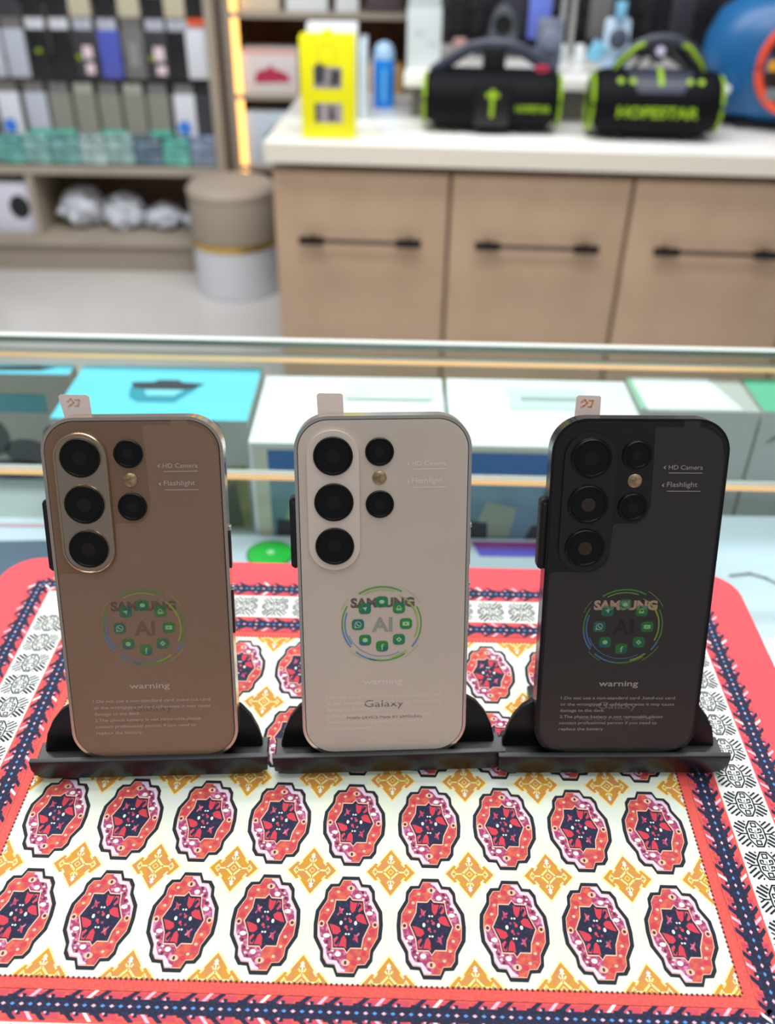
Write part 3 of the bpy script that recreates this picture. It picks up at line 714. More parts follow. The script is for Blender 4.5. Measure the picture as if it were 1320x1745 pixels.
# ================================================================== BACKGROUND: base cabinets
CR = -.052
CM = Matrix.Translation((-.318, 2.40, 0)) @ Matrix.Rotation(CR, 4, 'Z')
def cw(x, y, z=0):
    v = CM @ Vector((x, y, z)); return (v.x, v.y, v.z)
DWI = .470
def make_cab():
    t = thing('base_cabinet', '', 'cabinet', cw(0, 0, -.95), CR)
    b = MB(); b.box(.001, DWI-.001, .020, .70, .06, .674, .001, 1); b.box(.01, DWI-.01, .06, .69, 0, .06); b.build('body', m_cabside, t)
    b = MB(); b.box(.004, DWI-.006, 0, .019, .07, .672, .0015, 2); d = b.build('door', m_cab, t)
    b = MB(); z = .500
    b.tube([(.105, -.030, z), (.365, -.030, z)], .0055, 12)
    for x in (.105, .365):
        b.box(x-.034, x+.034, -.040, -.020, z-.010, z+.010, .004, 2); b.box(x-.008, x+.008, -.022, .002, z-.006, z+.006)
    b.build('handle', mat('black_metal_handle', (34, 30, 30), .35, .6), d)
    return t
c0 = make_cab()
cl = ['beige cabinet at left end of the row, by the round stool', 'middle beige cabinet of the row beneath the black speakers', 'beige cabinet right of the middle one, under the speaker with large lime lettering', 'beige cabinet at the right edge of the picture']
c0['label'] = cl[0]; c0['group'] = 'beige base cabinets'
for k in range(1, 4): dup(c0, cw(DWI*k, 0, -.95), CR, cl[k], 'beige base cabinets')
b = MB(); b.box(-.010, 4*DWI+.1, -.022, .70, 0, .050, .002, 2); b.i = 1; b.box(-.0105, 4*DWI+.1, -.0224, -.0215, .002, .048)
b.M = Matrix.Translation((0, 0, 0))
solo(b.build('worktop', [m_slab, m_slabedge]), 'white worktop across the beige cabinets', 'worktop', cw(0, 0, -.2555), CR)
ZW = -.205
# riser
b = MB(); L0, L1 = .33, 1.12
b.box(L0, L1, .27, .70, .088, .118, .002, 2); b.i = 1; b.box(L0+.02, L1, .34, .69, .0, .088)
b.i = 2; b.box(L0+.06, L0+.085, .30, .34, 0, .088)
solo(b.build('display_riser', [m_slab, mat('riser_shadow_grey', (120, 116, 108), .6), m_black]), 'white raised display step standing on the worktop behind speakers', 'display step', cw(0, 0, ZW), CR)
ZR = ZW+.118
# yellow box
t, hx, hy, h = carton(-.234, -.098, 2.425, 2.51, ZW, .028, mat('bright_yellow_card', (246, 238, 0), .45), 'tall bright yellow product box on the worktop', name='yellow_box')
def f(b):
    b.M = FR(hy)
    for (x0, x1, y0, y1) in ((-.035, .036, .118, .168), (-.033, .036, .038, .085)):
        b.i = 0; b.plate([(x0, y0), (x1, y0), (x1, y1), (x0, y1)], 0)
    b.i = 1; b.plate([(-.033, .128), (-.008, .130), (-.004, .168), (-.022, .178), (-.034, .165)], .0004)
    b.plate([(.004, .124), (.030, .126), (.034, .160), (.010, .162)], .0004)
    b.plate([(-.034, .040), (-.022, .040), (-.022, .084), (-.034, .084)], .0004); b.plate([(.0, .044), (.02, .044), (.012, .08), (.004, .08)], .0004)
pcard(t, 'picture_panels', [mat('photo_grey_print', (158, 150, 152), .5), mat('photo_dark_print', (66, 64, 70), .5)], f)
def f(b):
    b.M = FR(hy); b.arc(.0, .196, .022, 0, 360, .002, 0, 20)
pcard(t, 'emblem', mat('dull_yellow_print', (226, 206, 0), .5), f)
b = MB(); b.prism(rrect(-.012, .012, 0, .012, .004, 4), -.001, .001, M=Matrix.Translation((0, 0, h)) @ Matrix.Rotation(math.pi/2, 4, 'X')); b.build('hang_tab', mat('bright_yellow_card', (246, 238, 0)), t)
# box behind
t, hx, hy, h = carton(-.235, -.100, 2.66, 2.74, ZW, .030, m_white, 'white box with brown window standing behind the yellow box', name='white_box')
pcard(t, 'brown_window', mat('brown_print', (150, 112, 84), .5), lambda b: (setattr(b, 'M', FR(hy)), b.plate([(-hx+.008, .16), (hx-.01, .16), (hx-.01, h-.022), (-hx+.008, h-.022)], 0)))
# blue can
t = thing('blue_bottle', 'blue bottle with pale cap between yellow box and speaker', 'bottle', (-.030, 2.86, ZW))
b = MB(); b.lathe([(.0, 0), (.030, 0), (.031, .004), (.031, .120), (.030, .128)], 28); b.build('body', mat('azure_plastic', (20, 138, 236), .35), t)
b = MB(); b.lathe([(.030, .128), (.031, .132), (.029, .150), (.022, .165), (.010, .172), (0, .174)], 28); b.build('cap', mat('pale_blue_plastic', (170, 206, 240), .35), t)
def f(b):
    b.M = FR(.031); b.plate([(-.006, .02), (.006, .02), (.006, .105), (-.006, .105)], 0)
pcard(t, 'label_strip', mat('light_azure_print', (104, 180, 244), .5), f)
t, hx, hy, h = carton(-.095, -.075, 2.66, 2.80, ZW, -.01, mat('pale_blue_white_card', (206, 220, 232)), 'slim pale box right of the yellow box', name='slim_box')
t, hx, hy, h = carton(-.066, -.040, 2.95, 3.0, ZW, -.09, m_white, 'small white box left of the blue bottle', name='small_box')

# white phone boxes on the riser
def stackbox(x0, x1, y0, z0, z1, label):
    t, hx, hy, h = carton(x0, x1, y0, y0+.06, z0, z1, mat('pearl_card', (208, 214, 218), .4), label, 'pearl boxes stacked on the white step', name='pearl_box')
    pcard(t, 'front_print', mat('faint_grey_print', (190, 196, 202), .4), lambda b: (setattr(b, 'M', FR(hy)), b.plate([(-hx+.02, h*.55), (0, h*.55), (0, h*.62), (-hx+.02, h*.62)], 0), b.plate([(.01, h*.38), (hx-.015, h*.38), (hx-.015, h*.45), (.01, h*.45)], 0)))
stackbox(.034, .128, 2.76, ZR, ZR+.150, 'pearl white box standing on the white step beside the brown niche')
stackbox(.036, .124, 2.765, ZR+.151, ZR+.27, 'pearl white box on top of another pearl box')

# ---- speakers
m_spk = mat('black_speaker_mesh', (9, 9, 15), .6, bump=.3, bscale=900, spec=.15)
m_spk2 = mat('slate_speaker_panel', (52, 56, 72), .4)
m_lime = mat('lime_rubber', (150, 188, 20), .5)
def cyl_surf(r, zc, yoff=.0012):
    def fn(p):
        dz = p.y-zc
        return (p.x, -math.sqrt(max(r*r-dz*dz, 1e-6))-yoff, p.y)
    return fn
def speaker(kind, loc, label):
    t = thing('portable_speaker', label, 'speaker', loc, CR, 'black and green portable speakers')
    L, r = (.172, .076) if kind == 1 else (.158, .082); zc = r
    Mx = Matrix.Translation((0, 0, zc)) @ Matrix.Rotation(math.pi/2, 4, 'Y')
    b = MB(); b.lathe([(r*.72, -L), (r*.92, -L*.96), (r*.99, -L*.85), (r, -L*.6), (r, L*.6), (r*.99, L*.85), (r*.92, L*.96), (r*.72, L)], 48, Mx)
    for v in b.bm.verts:
        q = max(0, min(1, (zc-.1*r-v.co.z)/(.9*r))); v.co.x *= 1-.17*q*q; v.co.z = max(v.co.z, .004)
    b.build('body', m_spk, t)
    for s in (-1, 1):
        b = MB(); b.tube([(s*(L+.004), math.cos(a*math.pi/18)*r*.80, zc+math.sin(a*math.pi/18)*r*.80) for a in range(36)], .0045, 8, True); b.i = 1
        b.lathe([(r*.76, 0), (r*.72, .004), (r*.3, .008), (0, .008)], 36, Matrix.Translation((s*(L-.001), 0, zc)) @ Matrix.Rotation(s*math.pi/2, 4, 'Y'))
        b.build('end_ring', [m_lime, m_spk], t)
    for s in (-1, 1): b = MB(); b.box(s*L*.53-.014, s*L*.53+.014, -.045, .045, 0, .014, .004); b.build('foot', m_black, t)
    b = MB()
    if kind == 1:
        b.tube([(-L*.92, 0, zc+r*.80), (-L*.72, -.005, zc+r*1.12), (-L*.38, -.01, zc+r*1.60), (-L*.15, -.01, zc+r*1.70), (L*.15, -.01, zc+r*1.70), (L*.40, -.01, zc+r*1.58), (L*.74, -.005, zc+r*1.12), (L*.93, 0, zc+r*.80)], .010, 10, False, None, 1.6)
        hd = b.build('handle', m_spk2, t)
        b = MB(); b.box(-.030, .030, -.022, .012, zc+r*.9, zc+r*1.70, .006, 2); b.build('handle_post', m_black, t)
        b = MB(); zz = r+.0012
        fn = cyl_surf(r, zc)
        b.plate([(-.018, 0), (.018, 0), (.014, .012), (-.014, .012)], 0, Matrix(((1, 0, 0, 0), (0, 0, 0, -r-.001), (0, 1, 0, zc+.018), (0, 0, 0, 1)))); 
        b.box(-.006, .006, -r-.0022, -r+.03, zc-.032, zc+.036, .003, 2)
        b.box(-.018, .018, -r-.0030, -r+.03, zc+.014, zc+.028, .004, 2)
        b.build('lime_emblem', m_lime, t)
        b = MB(); b.text('HOPESTAR', .062, zc-.016, .088, 0, height=.016, thick=.03, fn=fn); b.build('lettering', m_lime, t)
        b = MB(); b.box(-.045, .045, -r-.0010, -r*.4, zc-.055, zc+.050, .002, 2); b.build('centre_panel', m_black, t)
        b = MB(); b.tube([(L*.72+.016*math.cos(a*math.pi/9), -.02, zc+r*1.02+.006*math.sin(a*math.pi/9)) for a in range(18)], .004, 8, True); b.build('red_strap', mat('red_strap', (200, 50, 84), .5), t)
    else:
        b.tube([(-L*.72, 0, zc+r*.80), (-L*.62, -.005, zc+r*1.18), (-L*.40, -.01, zc+r*1.62), (-L*.2, -.01, zc+r*1.78), (0, -.01, zc+r*1.82), (L*.2, -.01, zc+r*1.78), (L*.46, -.01, zc+r*1.58), (L*.66, -.005, zc+r*1.18), (L*.74, 0, zc+r*.80)], .009, 10, False, None, 1.5)
        hd = b.build('handle', m_spk2, t)
        for s in (-1, 1):
            b = MB(); b.tube([(s*L*.73, -.006, zc+r*.86), (s*L*.63, -.014, zc+r*1.20), (s*L*.42, -.018, zc+r*1.60), (s*L*.30, -.018, zc+r*1.70)], .0055, 8); b.build('lime_handle_stripe', m_lime, hd)
        fn = cyl_surf(r, zc)
        b = MB()
        N = 10
        zs_ = [zc+r*.42+(r*.56)*q/N for q in range(N+1)]
        for q in range(N):
            f0 = .055+.030*q/N; f1 = .055+.030*(q+1)/N
            P = lambda x, z_: Vector((x, -math.sqrt(max(r*r-(z_-zc)**2, 0))-.0016, z_+.0008))
            b._add([P(-f0, zs_[q]), P(f0, zs_[q]), P(f1, zs_[q+1]), P(-f1, zs_[q+1])], [(0, 1, 2, 3)])
        b.build('control_panel', m_spk2, t)
        for x in (-.100, -.070, .072, .100):
            b = MB(); a = math.radians(46); b.lathe([(.008, 0), (.008, .003), (0, .004)], 14, Matrix.Translation((x, -r*math.cos(a)-.0, zc+r*math.sin(a))) @ Matrix.Rotation(math.pi/2-a, 4, 'X')); b.build('button', m_lime, t)
        b = MB()
        for q in range(6):
            a0 = math.radians(38+8*q); a1 = math.radians(46+8*q)
            b._add([(x_, -(r+.003)*math.cos(a), zc+(r+.003)*math.sin(a)) for x_, a in ((-.006, a0), (.006, a0), (.006, a1), (-.006, a1))], [(0, 1, 2, 3)])
        b.build('lime_strip', m_lime, t)
        b = MB(); b.text('HOPESTAR', -.102, zc-.020, .204, 0, height=.026, thick=.035, fn=fn); b.build('lettering', m_lime, t)
    return t
speaker(1, (.258, 2.565, ZW), 'black speaker with lime cross emblem and arched handle')
speaker(2, (.672, 2.505, ZW), 'black speaker with large lime lettering across its front')
# blue round speaker
t = thing('round_speaker', 'large blue round speaker with orange oval ring, right edge', 'speaker', (1.075, 2.70, ZW), CR)
b = MB(); M = Matrix.Translation((0, 0, .165))
prof = [(0, -.150), (.12, -.148), (.19, -.125), (.225, -.07), (.238, 0), (.230, .06), (.205, .115), (.15, .155), (.07, .172), (0, .175)]
b.lathe(prof, 48, M, 1, .62); b.build('body', mat('deep_blue_plastic', (26, 92, 146), .35, col2=(30, 100, 156), scale=5), t)
b = MB(); b.box(-.13, .13, -.08, .08, 0, .020, .006); b.build('foot', m_black, t)
b = MB(); e = [(-.030+.085*math.cos(a*math.pi/24)*(1 if abs(math.cos(a*math.pi/24)) < 2 else 1), -.150+.02*abs(math.cos(a*math.pi/24))**2, .165+.105*math.sin(a*math.pi/24)) for a in range(48)]
b.tube(e, .011, 10, True); b.build('orange_ring', mat('orange_red_plastic', (238, 84, 52), .4), t)
b = MB(); b._add([(-.030+.08*math.cos(a*math.pi/24), -.147+.02*math.cos(a*math.pi/24)**2, .165+.1*math.sin(a*math.pi/24)) for a in range(48)], [range(48)])
b.i = 1; b.box(-.10, .04, -.153, -.149, .155, .18)
b.i = 2; b.box(-.09, .03, -.153, -.149, .085, .115)
b.build('speaker_grille', [mat('brown_black_grille', (46, 34, 28), .4), mat('amber_plastic', (226, 160, 40), .4), mat('grey_plastic', (120, 126, 130), .4)], t, 0)
b = MB(); b.lathe([(0, 0), (.045, 0), (.05, .004), (.045, .010), (0, .010)], 24, Matrix.Translation((-.055, -.03, .330)), 1, .5); b.build('top_button', mat('red_plastic', (196, 50, 60), .4), t)
# cable with white plug
t = thing('charging_cable', 'red cable with white plug lying between the right speakers', 'cable', (.80, 2.60, ZW+.118), CR)
b = MB(); b.tube([(-.005, .06, .0), (.02, .04, .012), (.045, .02, .010)], .006, 8); b.build('cord', mat('red_strap', (200, 50, 84)), t)
b = MB(); b.box(-.016, .034, -.012, .012, -.015, .012, .008, 3, Matrix.Translation((.065, 0, -.004)) @ Matrix.Rotation(.5, 4, 'Y')); b.build('plug', m_white, t)

# phone holders on the riser
def holder(x, y, ang, colp, colp2, label, disc):
    t = thing('phone_holder', label, 'phone holder', (x, y, ZR), CR+ang)
    cm = mat('holder_'+label[:4], colp, .4)
    b = MB(); b.box(-.03, .03, -.03, .03, 0, .012, .004); b.build('base', cm, t)
    b = MB(); b.prism(rrect(-.034, .034, 0, .125, .012, 5), -.005, .005, .003, 2, Matrix.Translation((0, 0, .012)) @ Matrix.Rotation(math.radians(80), 4, 'X')); pl = b.build('plate', cm, t)
    b = MB(); b.lathe([(.026, 0), (.026, .006), (.020, .008), (0, .008)], 28, Matrix.Translation((0, -.021, .088)) @ Matrix.Rotation(math.radians(80), 4, 'X')); b.build('magnet_disc', mat('disc_'+label[:4], colp2, .4), t)
    return t
holder(.418, 2.70, 0, (96, 104, 122), (118, 124, 146), 'grey phone holder with round disc behind left speaker', 1)
t = holder(.604, 2.72, .0, (188, 212, 232), (66, 72, 88), 'light blue phone holder with dark disc beside lime speaker', 1)
b = MB(); b.box(-.014, .014, -.006, .006, .134, .176, .003); b.build('top_clip', mat('sky_blue_plastic', (130, 194, 226), .4), t)
b = MB(); b.box(-.02, .02, -.01, .01, -.02, .03, .004, 2, Matrix.Translation((-.055, 0, .05)) @ Matrix.Rotation(.5, 4, 'Y')); b.build('side_arm', mat('sky_blue_plastic', (130, 194, 226)), t)
# arched gadget
t = thing('arched_gadget', 'grey arched gadget with dark round face behind left speaker', 'gadget', (.322, 3.01, ZR), CR)
b = MB(); b.M = Matrix.Scale(1.35, 4); b.prism([(-.06, 0), (-.045, .02), (-.030, .03), (-.028, .07), (-.018, .095), (0, .105), (.018, .095), (.028, .07), (.030, .03), (.045, .02), (.06, 0)][::-1], -.015, .015, .004, 2, Matrix.Rotation(math.pi/2, 4, 'X'), True); b.build('body', mat('gunmetal_plastic', (78, 82, 90), .4), t)
b = MB(); b.lathe([(.027, 0), (.027, .004), (0, .005)], 24, Matrix.Translation((0, -.0205, .088)) @ Matrix.Rotation(math.pi/2, 4, 'X')); b.build('round_face', m_black, t)
# small clutter on the riser
for (x, y, c, sz, lb) in ((.150, 2.98, (150, 146, 144), (.05, .03, .035), 'grey packet lying at the back of the white step'), (.195, 3.00, (176, 140, 132), (.04, .03, .05), 'pinkish packet at the back of the white step'), (.425, 2.97, (84, 88, 92), (.05, .03, .03), 'dark grey packet on the white step right of the arched gadget'), (.495, 2.98, (196, 204, 208), (.04, .03, .04), 'white packet on the white step beside the grey holder'), (.54, 2.90, (222, 226, 230), (.03, .03, .05), 'white adapter on the white step left of the light blue holder')):
    b = MB(); b.box(-sz[0]/2, sz[0]/2, -sz[1]/2, sz[1]/2, 0, sz[2], .006, 2)
    solo(b.build('small_packet', mat('packet_%d' % c[0], c, .5)), lb, 'packet', (x, y, ZR), CR, 'packets at the back of the white step')
# dark tripod behind the lime speaker
t = thing('ring_light_stand', 'dark tripod stand rising behind the lime lettered speaker', 'tripod', (.745, 2.80, ZR), CR)
b = MB(); b.tube([(0, 0, .02), (0, 0, .40)], .013, 10); b.build('pole', m_black, t)
for a in (0, 120, 240):
    c_, s_ = math.cos(math.radians(a+90)), math.sin(math.radians(a+90)); b = MB(); b.tube([(0, 0, .085), (c_*.09, s_*.09, .006)], .006, 8); b.build('leg', m_black, t)
b = MB(); b.lathe([(0, 0), (.012, 0), (.012, .01), (0, .014)], 14, Matrix.Translation((0, -.012, .050)) @ Matrix.Rotation(math.pi/2, 4, 'X')); b.build('knob', mat('pale_lilac_plastic', (214, 206, 232), .4), t)

# ---- merchandise wall behind the riser
b = MB(); b.box(.085, 1.9, 3.30, 3.34, -.95, 1.2); b.i = 1
for q in range(14): b.box(.085, 1.9, 3.296, 3.3005, -.2+q*.1, -.192+q*.1)
solo(b.build('slatwall_panel', [mat('dark_slatwall', (62, 58, 58), .6), m_black]), 'dark slatted display panel behind the white step', 'display panel', (0, 0, 0))
bpy.data.objects['slatwall_panel'].location.z = Z0
m_hook = mat('chrome_hook', (180, 180, 182), .3, 1)
def pack_proto(wd, hg, col, col2, kindm='opaque'):
    t = thing('hanging_pack', '', 'packaged case')
    m1 = mat('pack_%d_%d_%d' % col, col, .35) if kindm == 'opaque' else mat('clear_%d_%d_%d' % col, col, .2, alpha=.55)
    b = MB(); b.box(-wd/2, wd/2, -.006, .006, -hg, -hg*.18, .004, 2); b.build('case', m1, t)
    b = MB(); b.box(-wd*.42, wd*.42, -.0015, .0015, -hg*.20, 0, .001, 1); b.build('header_card', mat('head_%d_%d_%d' % col2, col2, .4), t)
    b = MB(); b.tube([(0, .09, -.008), (0, -.012, -.008), (0, -.016, 0.0)], .002, 6); b.build('hook', m_hook, t)
    return t
COLN = {(28, 28, 32): 'black', (84, 96, 190): 'blue', (120, 118, 118): 'grey', (222, 226, 234): 'white', (206, 198, 172): 'cream', (60, 60, 68): 'charcoal', (196, 120, 140): 'pink', (120, 140, 236): 'periwinkle', (120, 140, 30): 'lime', (170, 170, 160): 'clear', (190, 196, 210): 'pale grey'}
K, BL, G, Wt, CRM, CHC, PK, PER, DG, CLR, PG = list(COLN)
# right wall packs
row = [(.20, K, DG), (.285, K, Wt), (.37, CHC, K), (.455, PER, K), (.56, K, G), (.645, G, PK), (.73, K, DG), (.815, K, CHC), (.90, CHC, K), (.985, K, K), (1.07, K, CHC)]
names = ['first hanging pack from the left above the pearl boxes', 'hanging pack with pale header left of the arched gadget', 'charcoal hanging pack above the arched gadget', 'periwinkle hanging pack above the left speaker handle', 'black hanging pack above the grey phone holder', 'grey hanging pack with pink header beside the light blue holder', 'black hanging pack above the light blue holder', 'black hanging pack right of the dark tripod pole', 'charcoal hanging pack above the lime lettered speaker', 'black hanging pack near the blue round speaker', 'black hanging pack directly behind the blue round speaker']
for (x, c, c2), nm in zip(row, names):
    t = pack_proto(.072, .19, c, c2); t.location = (x, 3.19, Z0+.13+.0); t['label'] = nm; t['group'] = 'packs hanging on the dark panel'
b = MB()
for q, x in enumerate((.505, .535)):
    b = MB(); b.box(-.007, .007, -.01, .01, 0, .55, .002)
    solo(b.build('display_post', mat('pale_post_metal', (200, 198, 194), .35, .5)), ['left pale metal post between hanging packs behind grey holder', 'right pale metal post between hanging packs behind grey holder'][q], 'post', (x, 3.05, ZR), 0, 'pale posts behind the grey holder')

# ---- LED niche shelf
YN = 3.55
sh = thing('niche_shelf', 'tall shelving niche with brown back and glowing LED edge', 'shelf unit', (0, YN, -.95))
b = MB(); b.box(-.585, .085, .42, .44, 0, 1.9); b.build('back_panel', m_wood, sh)
b = MB(); b.box(.045, .085, 0, .42, 0, 1.9, .002, 1); b.box(-.612, -.580, 0, .42, 0, 1.9, .002, 1); b.build('side_panel', m_taupe, sh)
for z in (-.030, -.295, -.545, -.80, .25):
    b = MB(); b.box(-.58, .045, 0, .42, .95+z-.020, .95+z, .001, 1); b.build('shelf_board', m_taupe, sh)
b = MB(); b.box(-.579, -.556, .002, .010, .30, 1.9); b.build('led_or_reflection_strip', m_led, sh)
# boxes in the niche
t, hx, hy, h = carton(-.552, -.352, 3.56, 3.70, -.295, -.150, mat('white_gloss_card', (232, 222, 220), .4), 'white box with a red speaker picture in the glowing niche')
def f(b):
    b.M = FR(hy); b.i = 1; b.plate([(-hx+.004, h-.012), (hx-.004, h-.012), (hx-.004, h-.003), (-hx+.004, h-.003)], 0)
    b.i = 0; b.plate([(-.055, .035), (.068, .040), (.072, .058), (.045, .075), (.015, .082), (.005, .098), (-.012, .082), (-.04, .078), (-.056, .06)], .0003)
pcard(t, 'red_picture', [mat('raspberry_print', (190, 50, 82), .5), mat('orange_strip_print', (236, 130, 100), .5)], f)
t, hx, hy, h = carton(-.552, -.330, 3.56, 3.72, -.545, -.360, mat('pale_blue_white_card', (206, 220, 232)), 'white box with dark blue curve below the red speaker box')
def f(b): b.M = FR(hy); b.pline([(-.02, .04), (-.035, .07), (-.03, .10), (.0, .13)], .022, 0)
pcard(t, 'dark_curve', mat('navy_print', (52, 60, 96), .5), f)
for (x0, x1, lb) in ((-.55, -.41, 'cream box on the upper niche board, left'), (-.385, -.24, 'white box on the upper niche board behind the yellow box'), (-.21, -.13, 'white box on the upper niche board above the yellow box, right'), (-.10, .02, 'dark printed box on the upper niche board beside the pearl boxes')):
    cc = mat('cream_box_card', (226, 214, 190), .5) if x0 < -.5 else (mat('dark_mix_card', (90, 76, 84), .5) if x0 > -.12 else m_white)
    carton(x0, x1, 3.58, 3.70, -.030, .07, cc, lb, 'boxes on the upper niche board')
t, hx, hy, h = carton(-.10, .03, 3.57, 3.70, -.295, -.20, mat('tan_card', (206, 160, 96), .5), 'tan box in the niche behind the blue bottle')

# ---- left display case
YL = 3.47
ls = thing('wall_display_case', 'tall taupe display case with hanging phone cases at left', 'display case', (0, YL, -.95))
b = MB(); b.box(-2.0, -.66, .38, .40, .1, 1.9); b.build('back_panel', mat('grey_olive_panel', (120, 116, 106), .6), ls)
b = MB(); b.box(-.660, -.628, 0, .40, 0, 1.9, .003, 1); b.build('post', m_taupe, ls)
b = MB(); b.box(-2.0, -.66, 0, .40, .377, .405, .002, 1); b.build('shelf_board', m_taupe, ls)
b = MB(); b.box(-2.0, -.66, 0, .40, .105, .148, .002, 1); b.build('bottom_board', m_taupe, ls)
b = MB(); b.box(-2.0, -.66, .02, .38, 0, .105); b.build('plinth', mat('taupe_plinth', (160, 148, 134), .5), ls)
b = MB(); b.box(-2.0, -.66, .36, .38, .148, .377); b.build('cubby_back', mat('brown_cubby', (138, 116, 98), .6), ls)
b = MB(); b.box(-1.395, -1.370, .004, .38, .148, .377, .001, 1); b.build('divider', m_taupe, ls)
b = MB(); b.box(-.628, -.612, .05, .40, 0, 1.9); b.build('gap_strip', mat('dark_gap', (90, 84, 78), .6), ls)
m_rail = mat('rail_metal', (60, 58, 60), .4, .6)
rows = [(.18, 'topmost'), (.0, 'upper'), (-.185, 'lower')]
for z, nm in rows:
    b = MB(); b.box(-2.0, -.66, .08, .095, .95+z-.012, .95+z+.004); b.build('rail', m_rail, ls)
def px_case(x, z, wd, hg, c, c2, label, clear=False, yy=3.515, grp=None):
    t = pack_proto(wd, hg, c, c2, 'clear' if clear else 'opaque'); t.location = (x, yy, Z0+z); t['label'] = label; t['group'] = grp
    return t
# upper row (photo y 45-130)
seq2 = [(-1.43, PG, CHC), (-1.345, PG, G), (-1.262, K, Wt), (-1.178, K, Wt), (-1.095, CHC, PG), (-1.01, BL, PG), (-.925, G, G), (-.842, CHC, PG), (-.765, K, PG)]
desc2 = ['pale grey case at far left of the upper row', 'pale grey case, second from left in the upper row', 'black case with white header near left of the upper row', 'black case with white header left of the charcoal one', 'charcoal case hanging just left of the bright blue case', 'bright blue case hanging in the upper row', 'grey case hanging just right of the bright blue case', 'charcoal case with pale header, second right of the blue case', 'black case with pale header left of the white boxed case']
for (x, c, c2), d in zip(seq2, desc2): px_case(x, -.055, .076, .190, c, c2, d, grp='cases hanging in the upper row')
m_pst = mat('pink_white_sticker', (240, 216, 222), .4); m_lmt = mat('lime_sticker', (140, 170, 20), .4)
def sticker(label, dx, z0, z1, wd, m, name='sticker'):
    p = [o for o in bpy.data.objects if o.get('label') == label][0]
    b = MB(); b.box(dx-wd/2, dx+wd/2, -.0085, -.0062, z0, z1, .0006, 1); b.build(name, m, p)
for i_, dx, z0, z1, wd, m in ((4, .006, -.125, -.085, .034, m_pst), (4, .008, -.175, -.140, .030, m_pst), (4, -.026, -.130, -.112, .018, m_lmt), (7, .006, -.130, -.085, .036, m_pst), (7, .010, -.175, -.145, .034, m_pst), (7, -.022, -.13, -.112, .014, m_lmt), (2, .0, -.11, -.095, .02, m_lmt), (0, .0, -.15, -.06, .040, m_pst), (6, .0, -.15, -.07, .03, mat('mid_grey_sticker', (150, 148, 146), .4))):
    sticker(desc2[i_], dx, z0, z1, wd, m)
t = px_case(-.690, -.055, .09, .185, Wt, Wt, 'white boxed case with orange red top beside the post', grp='cases hanging in the upper row', yy=3.50)
b = MB(); b.box(-.032, .036, -.010, .008, -.018, .006, .004); b.build('red_top', mat('orange_red_card', (236, 90, 50), .5), t)
seq1 = [(-1.43, K, G), (-1.345, CHC, G), (-1.262, K, PK), (-1.178, K, K), (-1.095, CRM, CRM), (-1.01, K, G), (-.925, CRM, DG), (-.842, K, K), (-.765, CRM, K), (-.695, K, G)]
desc1 = ['black case at far left of the topmost row', 'charcoal case, second from left in the topmost row', 'black case with pink header in the topmost row', 'black case right of the pink headed one, topmost row', 'cream case, first of three in the topmost row', 'black case between two cream cases, topmost row', 'cream case with green header in the topmost row', 'black case left of the last cream case, topmost row', 'cream case, rightmost of three in the topmost row', 'black case beside the post in the topmost row']
for (x, c, c2), d in zip(seq1, desc1): px_case(x, .135, .076, .185, c, c2, d, grp='cases hanging in the topmost row')
for i_, m in ((1, m_lmt), (2, m_pst), (5, m_lmt), (7, m_pst)): sticker(desc1[i_], .004, -.12, -.07, .03, m)
TEAL = (90, 186, 160); BLU = (50, 130, 226)
seq3 = [(-1.41, Wt, G, BLU), (-1.31, PG, G, TEAL), (-1.22, CLR, G, TEAL), (-1.13, CLR, CLR, None), (-1.04, CLR, G, TEAL), (-.95, CLR, CLR, None), (-.862, CLR, G, TEAL), (-.765, Wt, G, BLU), (-.69, CHC, K, None)]
desc3 = ['white case with blue dot at left of the lower row', 'pale case with teal foot, right of the left blue dot case', 'clear case with teal foot, third from left in lower row', 'clear case without foot label, fourth from left in lower row', 'clear case with teal foot at the middle of the lower row', 'clear case without foot label right of the middle one', 'clear case with teal foot left of the right blue dot case', 'white case with blue dot at right of the lower row', 'dark case beside the post in the lower row']
for (x, c, c2, ft), d in zip(seq3, desc3):
    t = px_case(x, -.262, .080, .175, c, c2, d, clear=(c == CLR), grp='cases hanging in the lower row')
    if ft == TEAL:
        b = MB(); b.box(-.042, .042, -.010, -.007, -.178, -.155, .001); b.build('teal_foot', mat('teal_foot_card', TEAL, .4), t)
    elif ft == BLU:
        b = MB(); b.lathe([(.024, 0), (.024, .003), (0, .004)], 20, Matrix.Translation((-.008, -.008, -.145)) @ Matrix.Rotation(math.pi/2, 4, 'X')); b.build('blue_dot', mat('blue_dot_card', BLU, .4), t)
# packets lying on the shelf board
random.seed(3)
tc = [(96, 156, 150), (120, 160, 156), (104, 150, 148), (150, 172, 170), (132, 160, 158), (84, 104, 118), (98, 168, 156), (120, 134, 156)]
tn = ['teal packet at far left of the shelf board', 'soft teal packet, second from left on the shelf board', 'teal packet, third from left on the shelf board', 'pale grey green packet at middle of shelf board', 'grey teal packet right of the middle one', 'dark slate packet on the shelf board', 'green teal packet right of the slate one', 'grey blue packet beside the post on the shelf board']
for q in range(8):
    x = -1.44+q*.105; hgt = .075+.02*random.random()
    b = MB(); b.box(-.058, .050, -.03, .09, 0, hgt, .012, 3); b.box(-.050, .046, -.034, .08, hgt, hgt+.018, .008, 2)
    for v in b.bm.verts: v.co += Vector((random.uniform(-.004, .004), random.uniform(-.003, .003), random.uniform(0, .004)))
    solo(b.build('soft_packet', mat('packet_teal_%d' % q, tc[q], .3, col2=tuple(min(255, int(c*1.3)) for c in tc[q]), scale=25)), tn[q], 'packet', (x, 3.53, -.545), random.uniform(-.1, .1), 'packets on the shelf board')
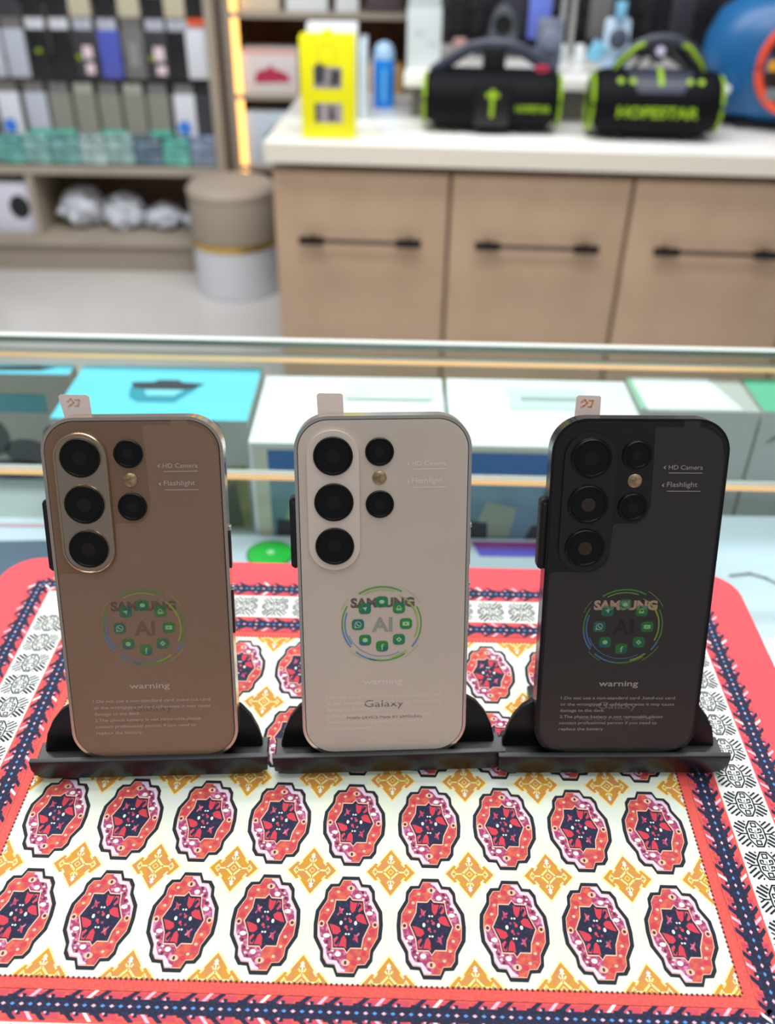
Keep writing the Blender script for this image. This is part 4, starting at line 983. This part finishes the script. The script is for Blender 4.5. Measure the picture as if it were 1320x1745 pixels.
# white box with black disc in the cubby at left
t, hx, hy, h = carton(-1.60, -1.402, 3.50, 3.70, -.802, -.612, mat('pale_violet_card', (224, 222, 238), .5), 'white box with black disc in the cubby at lower left')
pcard(t, 'black_disc', mat('black_print', (30, 32, 32), .5), lambda b: (setattr(b, 'M', FR(hy)), b.disc(.052, .098, .040, 0, 28, .046)))
# plastic bags
def bag(x, y, rx_, ry, rz_, seed, label):
    random.seed(seed); bm = bmesh.new(); bmesh.ops.create_icosphere(bm, subdivisions=4, radius=1)
    from mathutils import noise
    for v in bm.verts:
        n = noise.noise(v.co*2.2+Vector((seed*3, 0, 0)))*.45+abs(noise.noise(v.co*4+Vector((0, seed*5, 0))))*.75+noise.noise(v.co*9+Vector((seed, 0, 0)))*.25
        v.co *= 1+n*.6
        v.co = Vector((v.co.x*rx_, v.co.y*ry, v.co.z*rz_))
    mn = min(v.co.z for v in bm.verts)
    for v in bm.verts: v.co.z = max(v.co.z-mn-rz_*.25, 0)
    b = MB(); b._merge(bm); o = b.build('plastic_bag', mat('white_plastic_film', (226, 230, 238), .3, col2=(200, 206, 216), scale=18), smooth=60)
    return solo(o, label, 'bag', (x, y, -.802), 0, 'crumpled white bags in the cubby')
bag(-1.24, 3.60, .074, .08, .066, 1, 'crumpled white plastic bag at left of the cubby, tallest')
bag(-1.07, 3.60, .070, .075, .062, 2, 'crumpled white plastic bag, middle left of the cubby')
bag(-.915, 3.60, .066, .075, .040, 3, 'low crumpled white plastic bag at middle right')
bag(-.765, 3.60, .060, .075, .036, 4, 'flattened white plastic bag nearest the round stool')
# stool
t = thing('round_stool', 'round pouf stool, taupe above gold band and white below', 'stool', (-.590, 3.33, -.95))
b = MB(); b.lathe([(0, 0), (.150, 0), (.155, .006), (.155, .182)], 48); b.build('lower_drum', mat('white_leatherette', (216, 220, 226), .4), t)
b = MB(); b.lathe([(.155, .182), (.159, .184), (.159, .204), (.155, .206)], 48); b.build('gold_band', mat('gold_metal', (226, 186, 92), .25, .8), t)
b = MB(); b.lathe([(.155, .206), (.158, .21), (.158, .355), (.152, .365), (.12, .375), (0, .378)], 48); b.build('upper_drum', mat('taupe_velvet', (158, 146, 130), .7), t)
b = MB(); b.lathe([(.150, .356), (.160, .361), (.162, .381), (.148, .398), (.09, .406), (0, .408)], 48); b.build('seat_pad', mat('light_taupe_velvet', (180, 166, 150), .7), t)
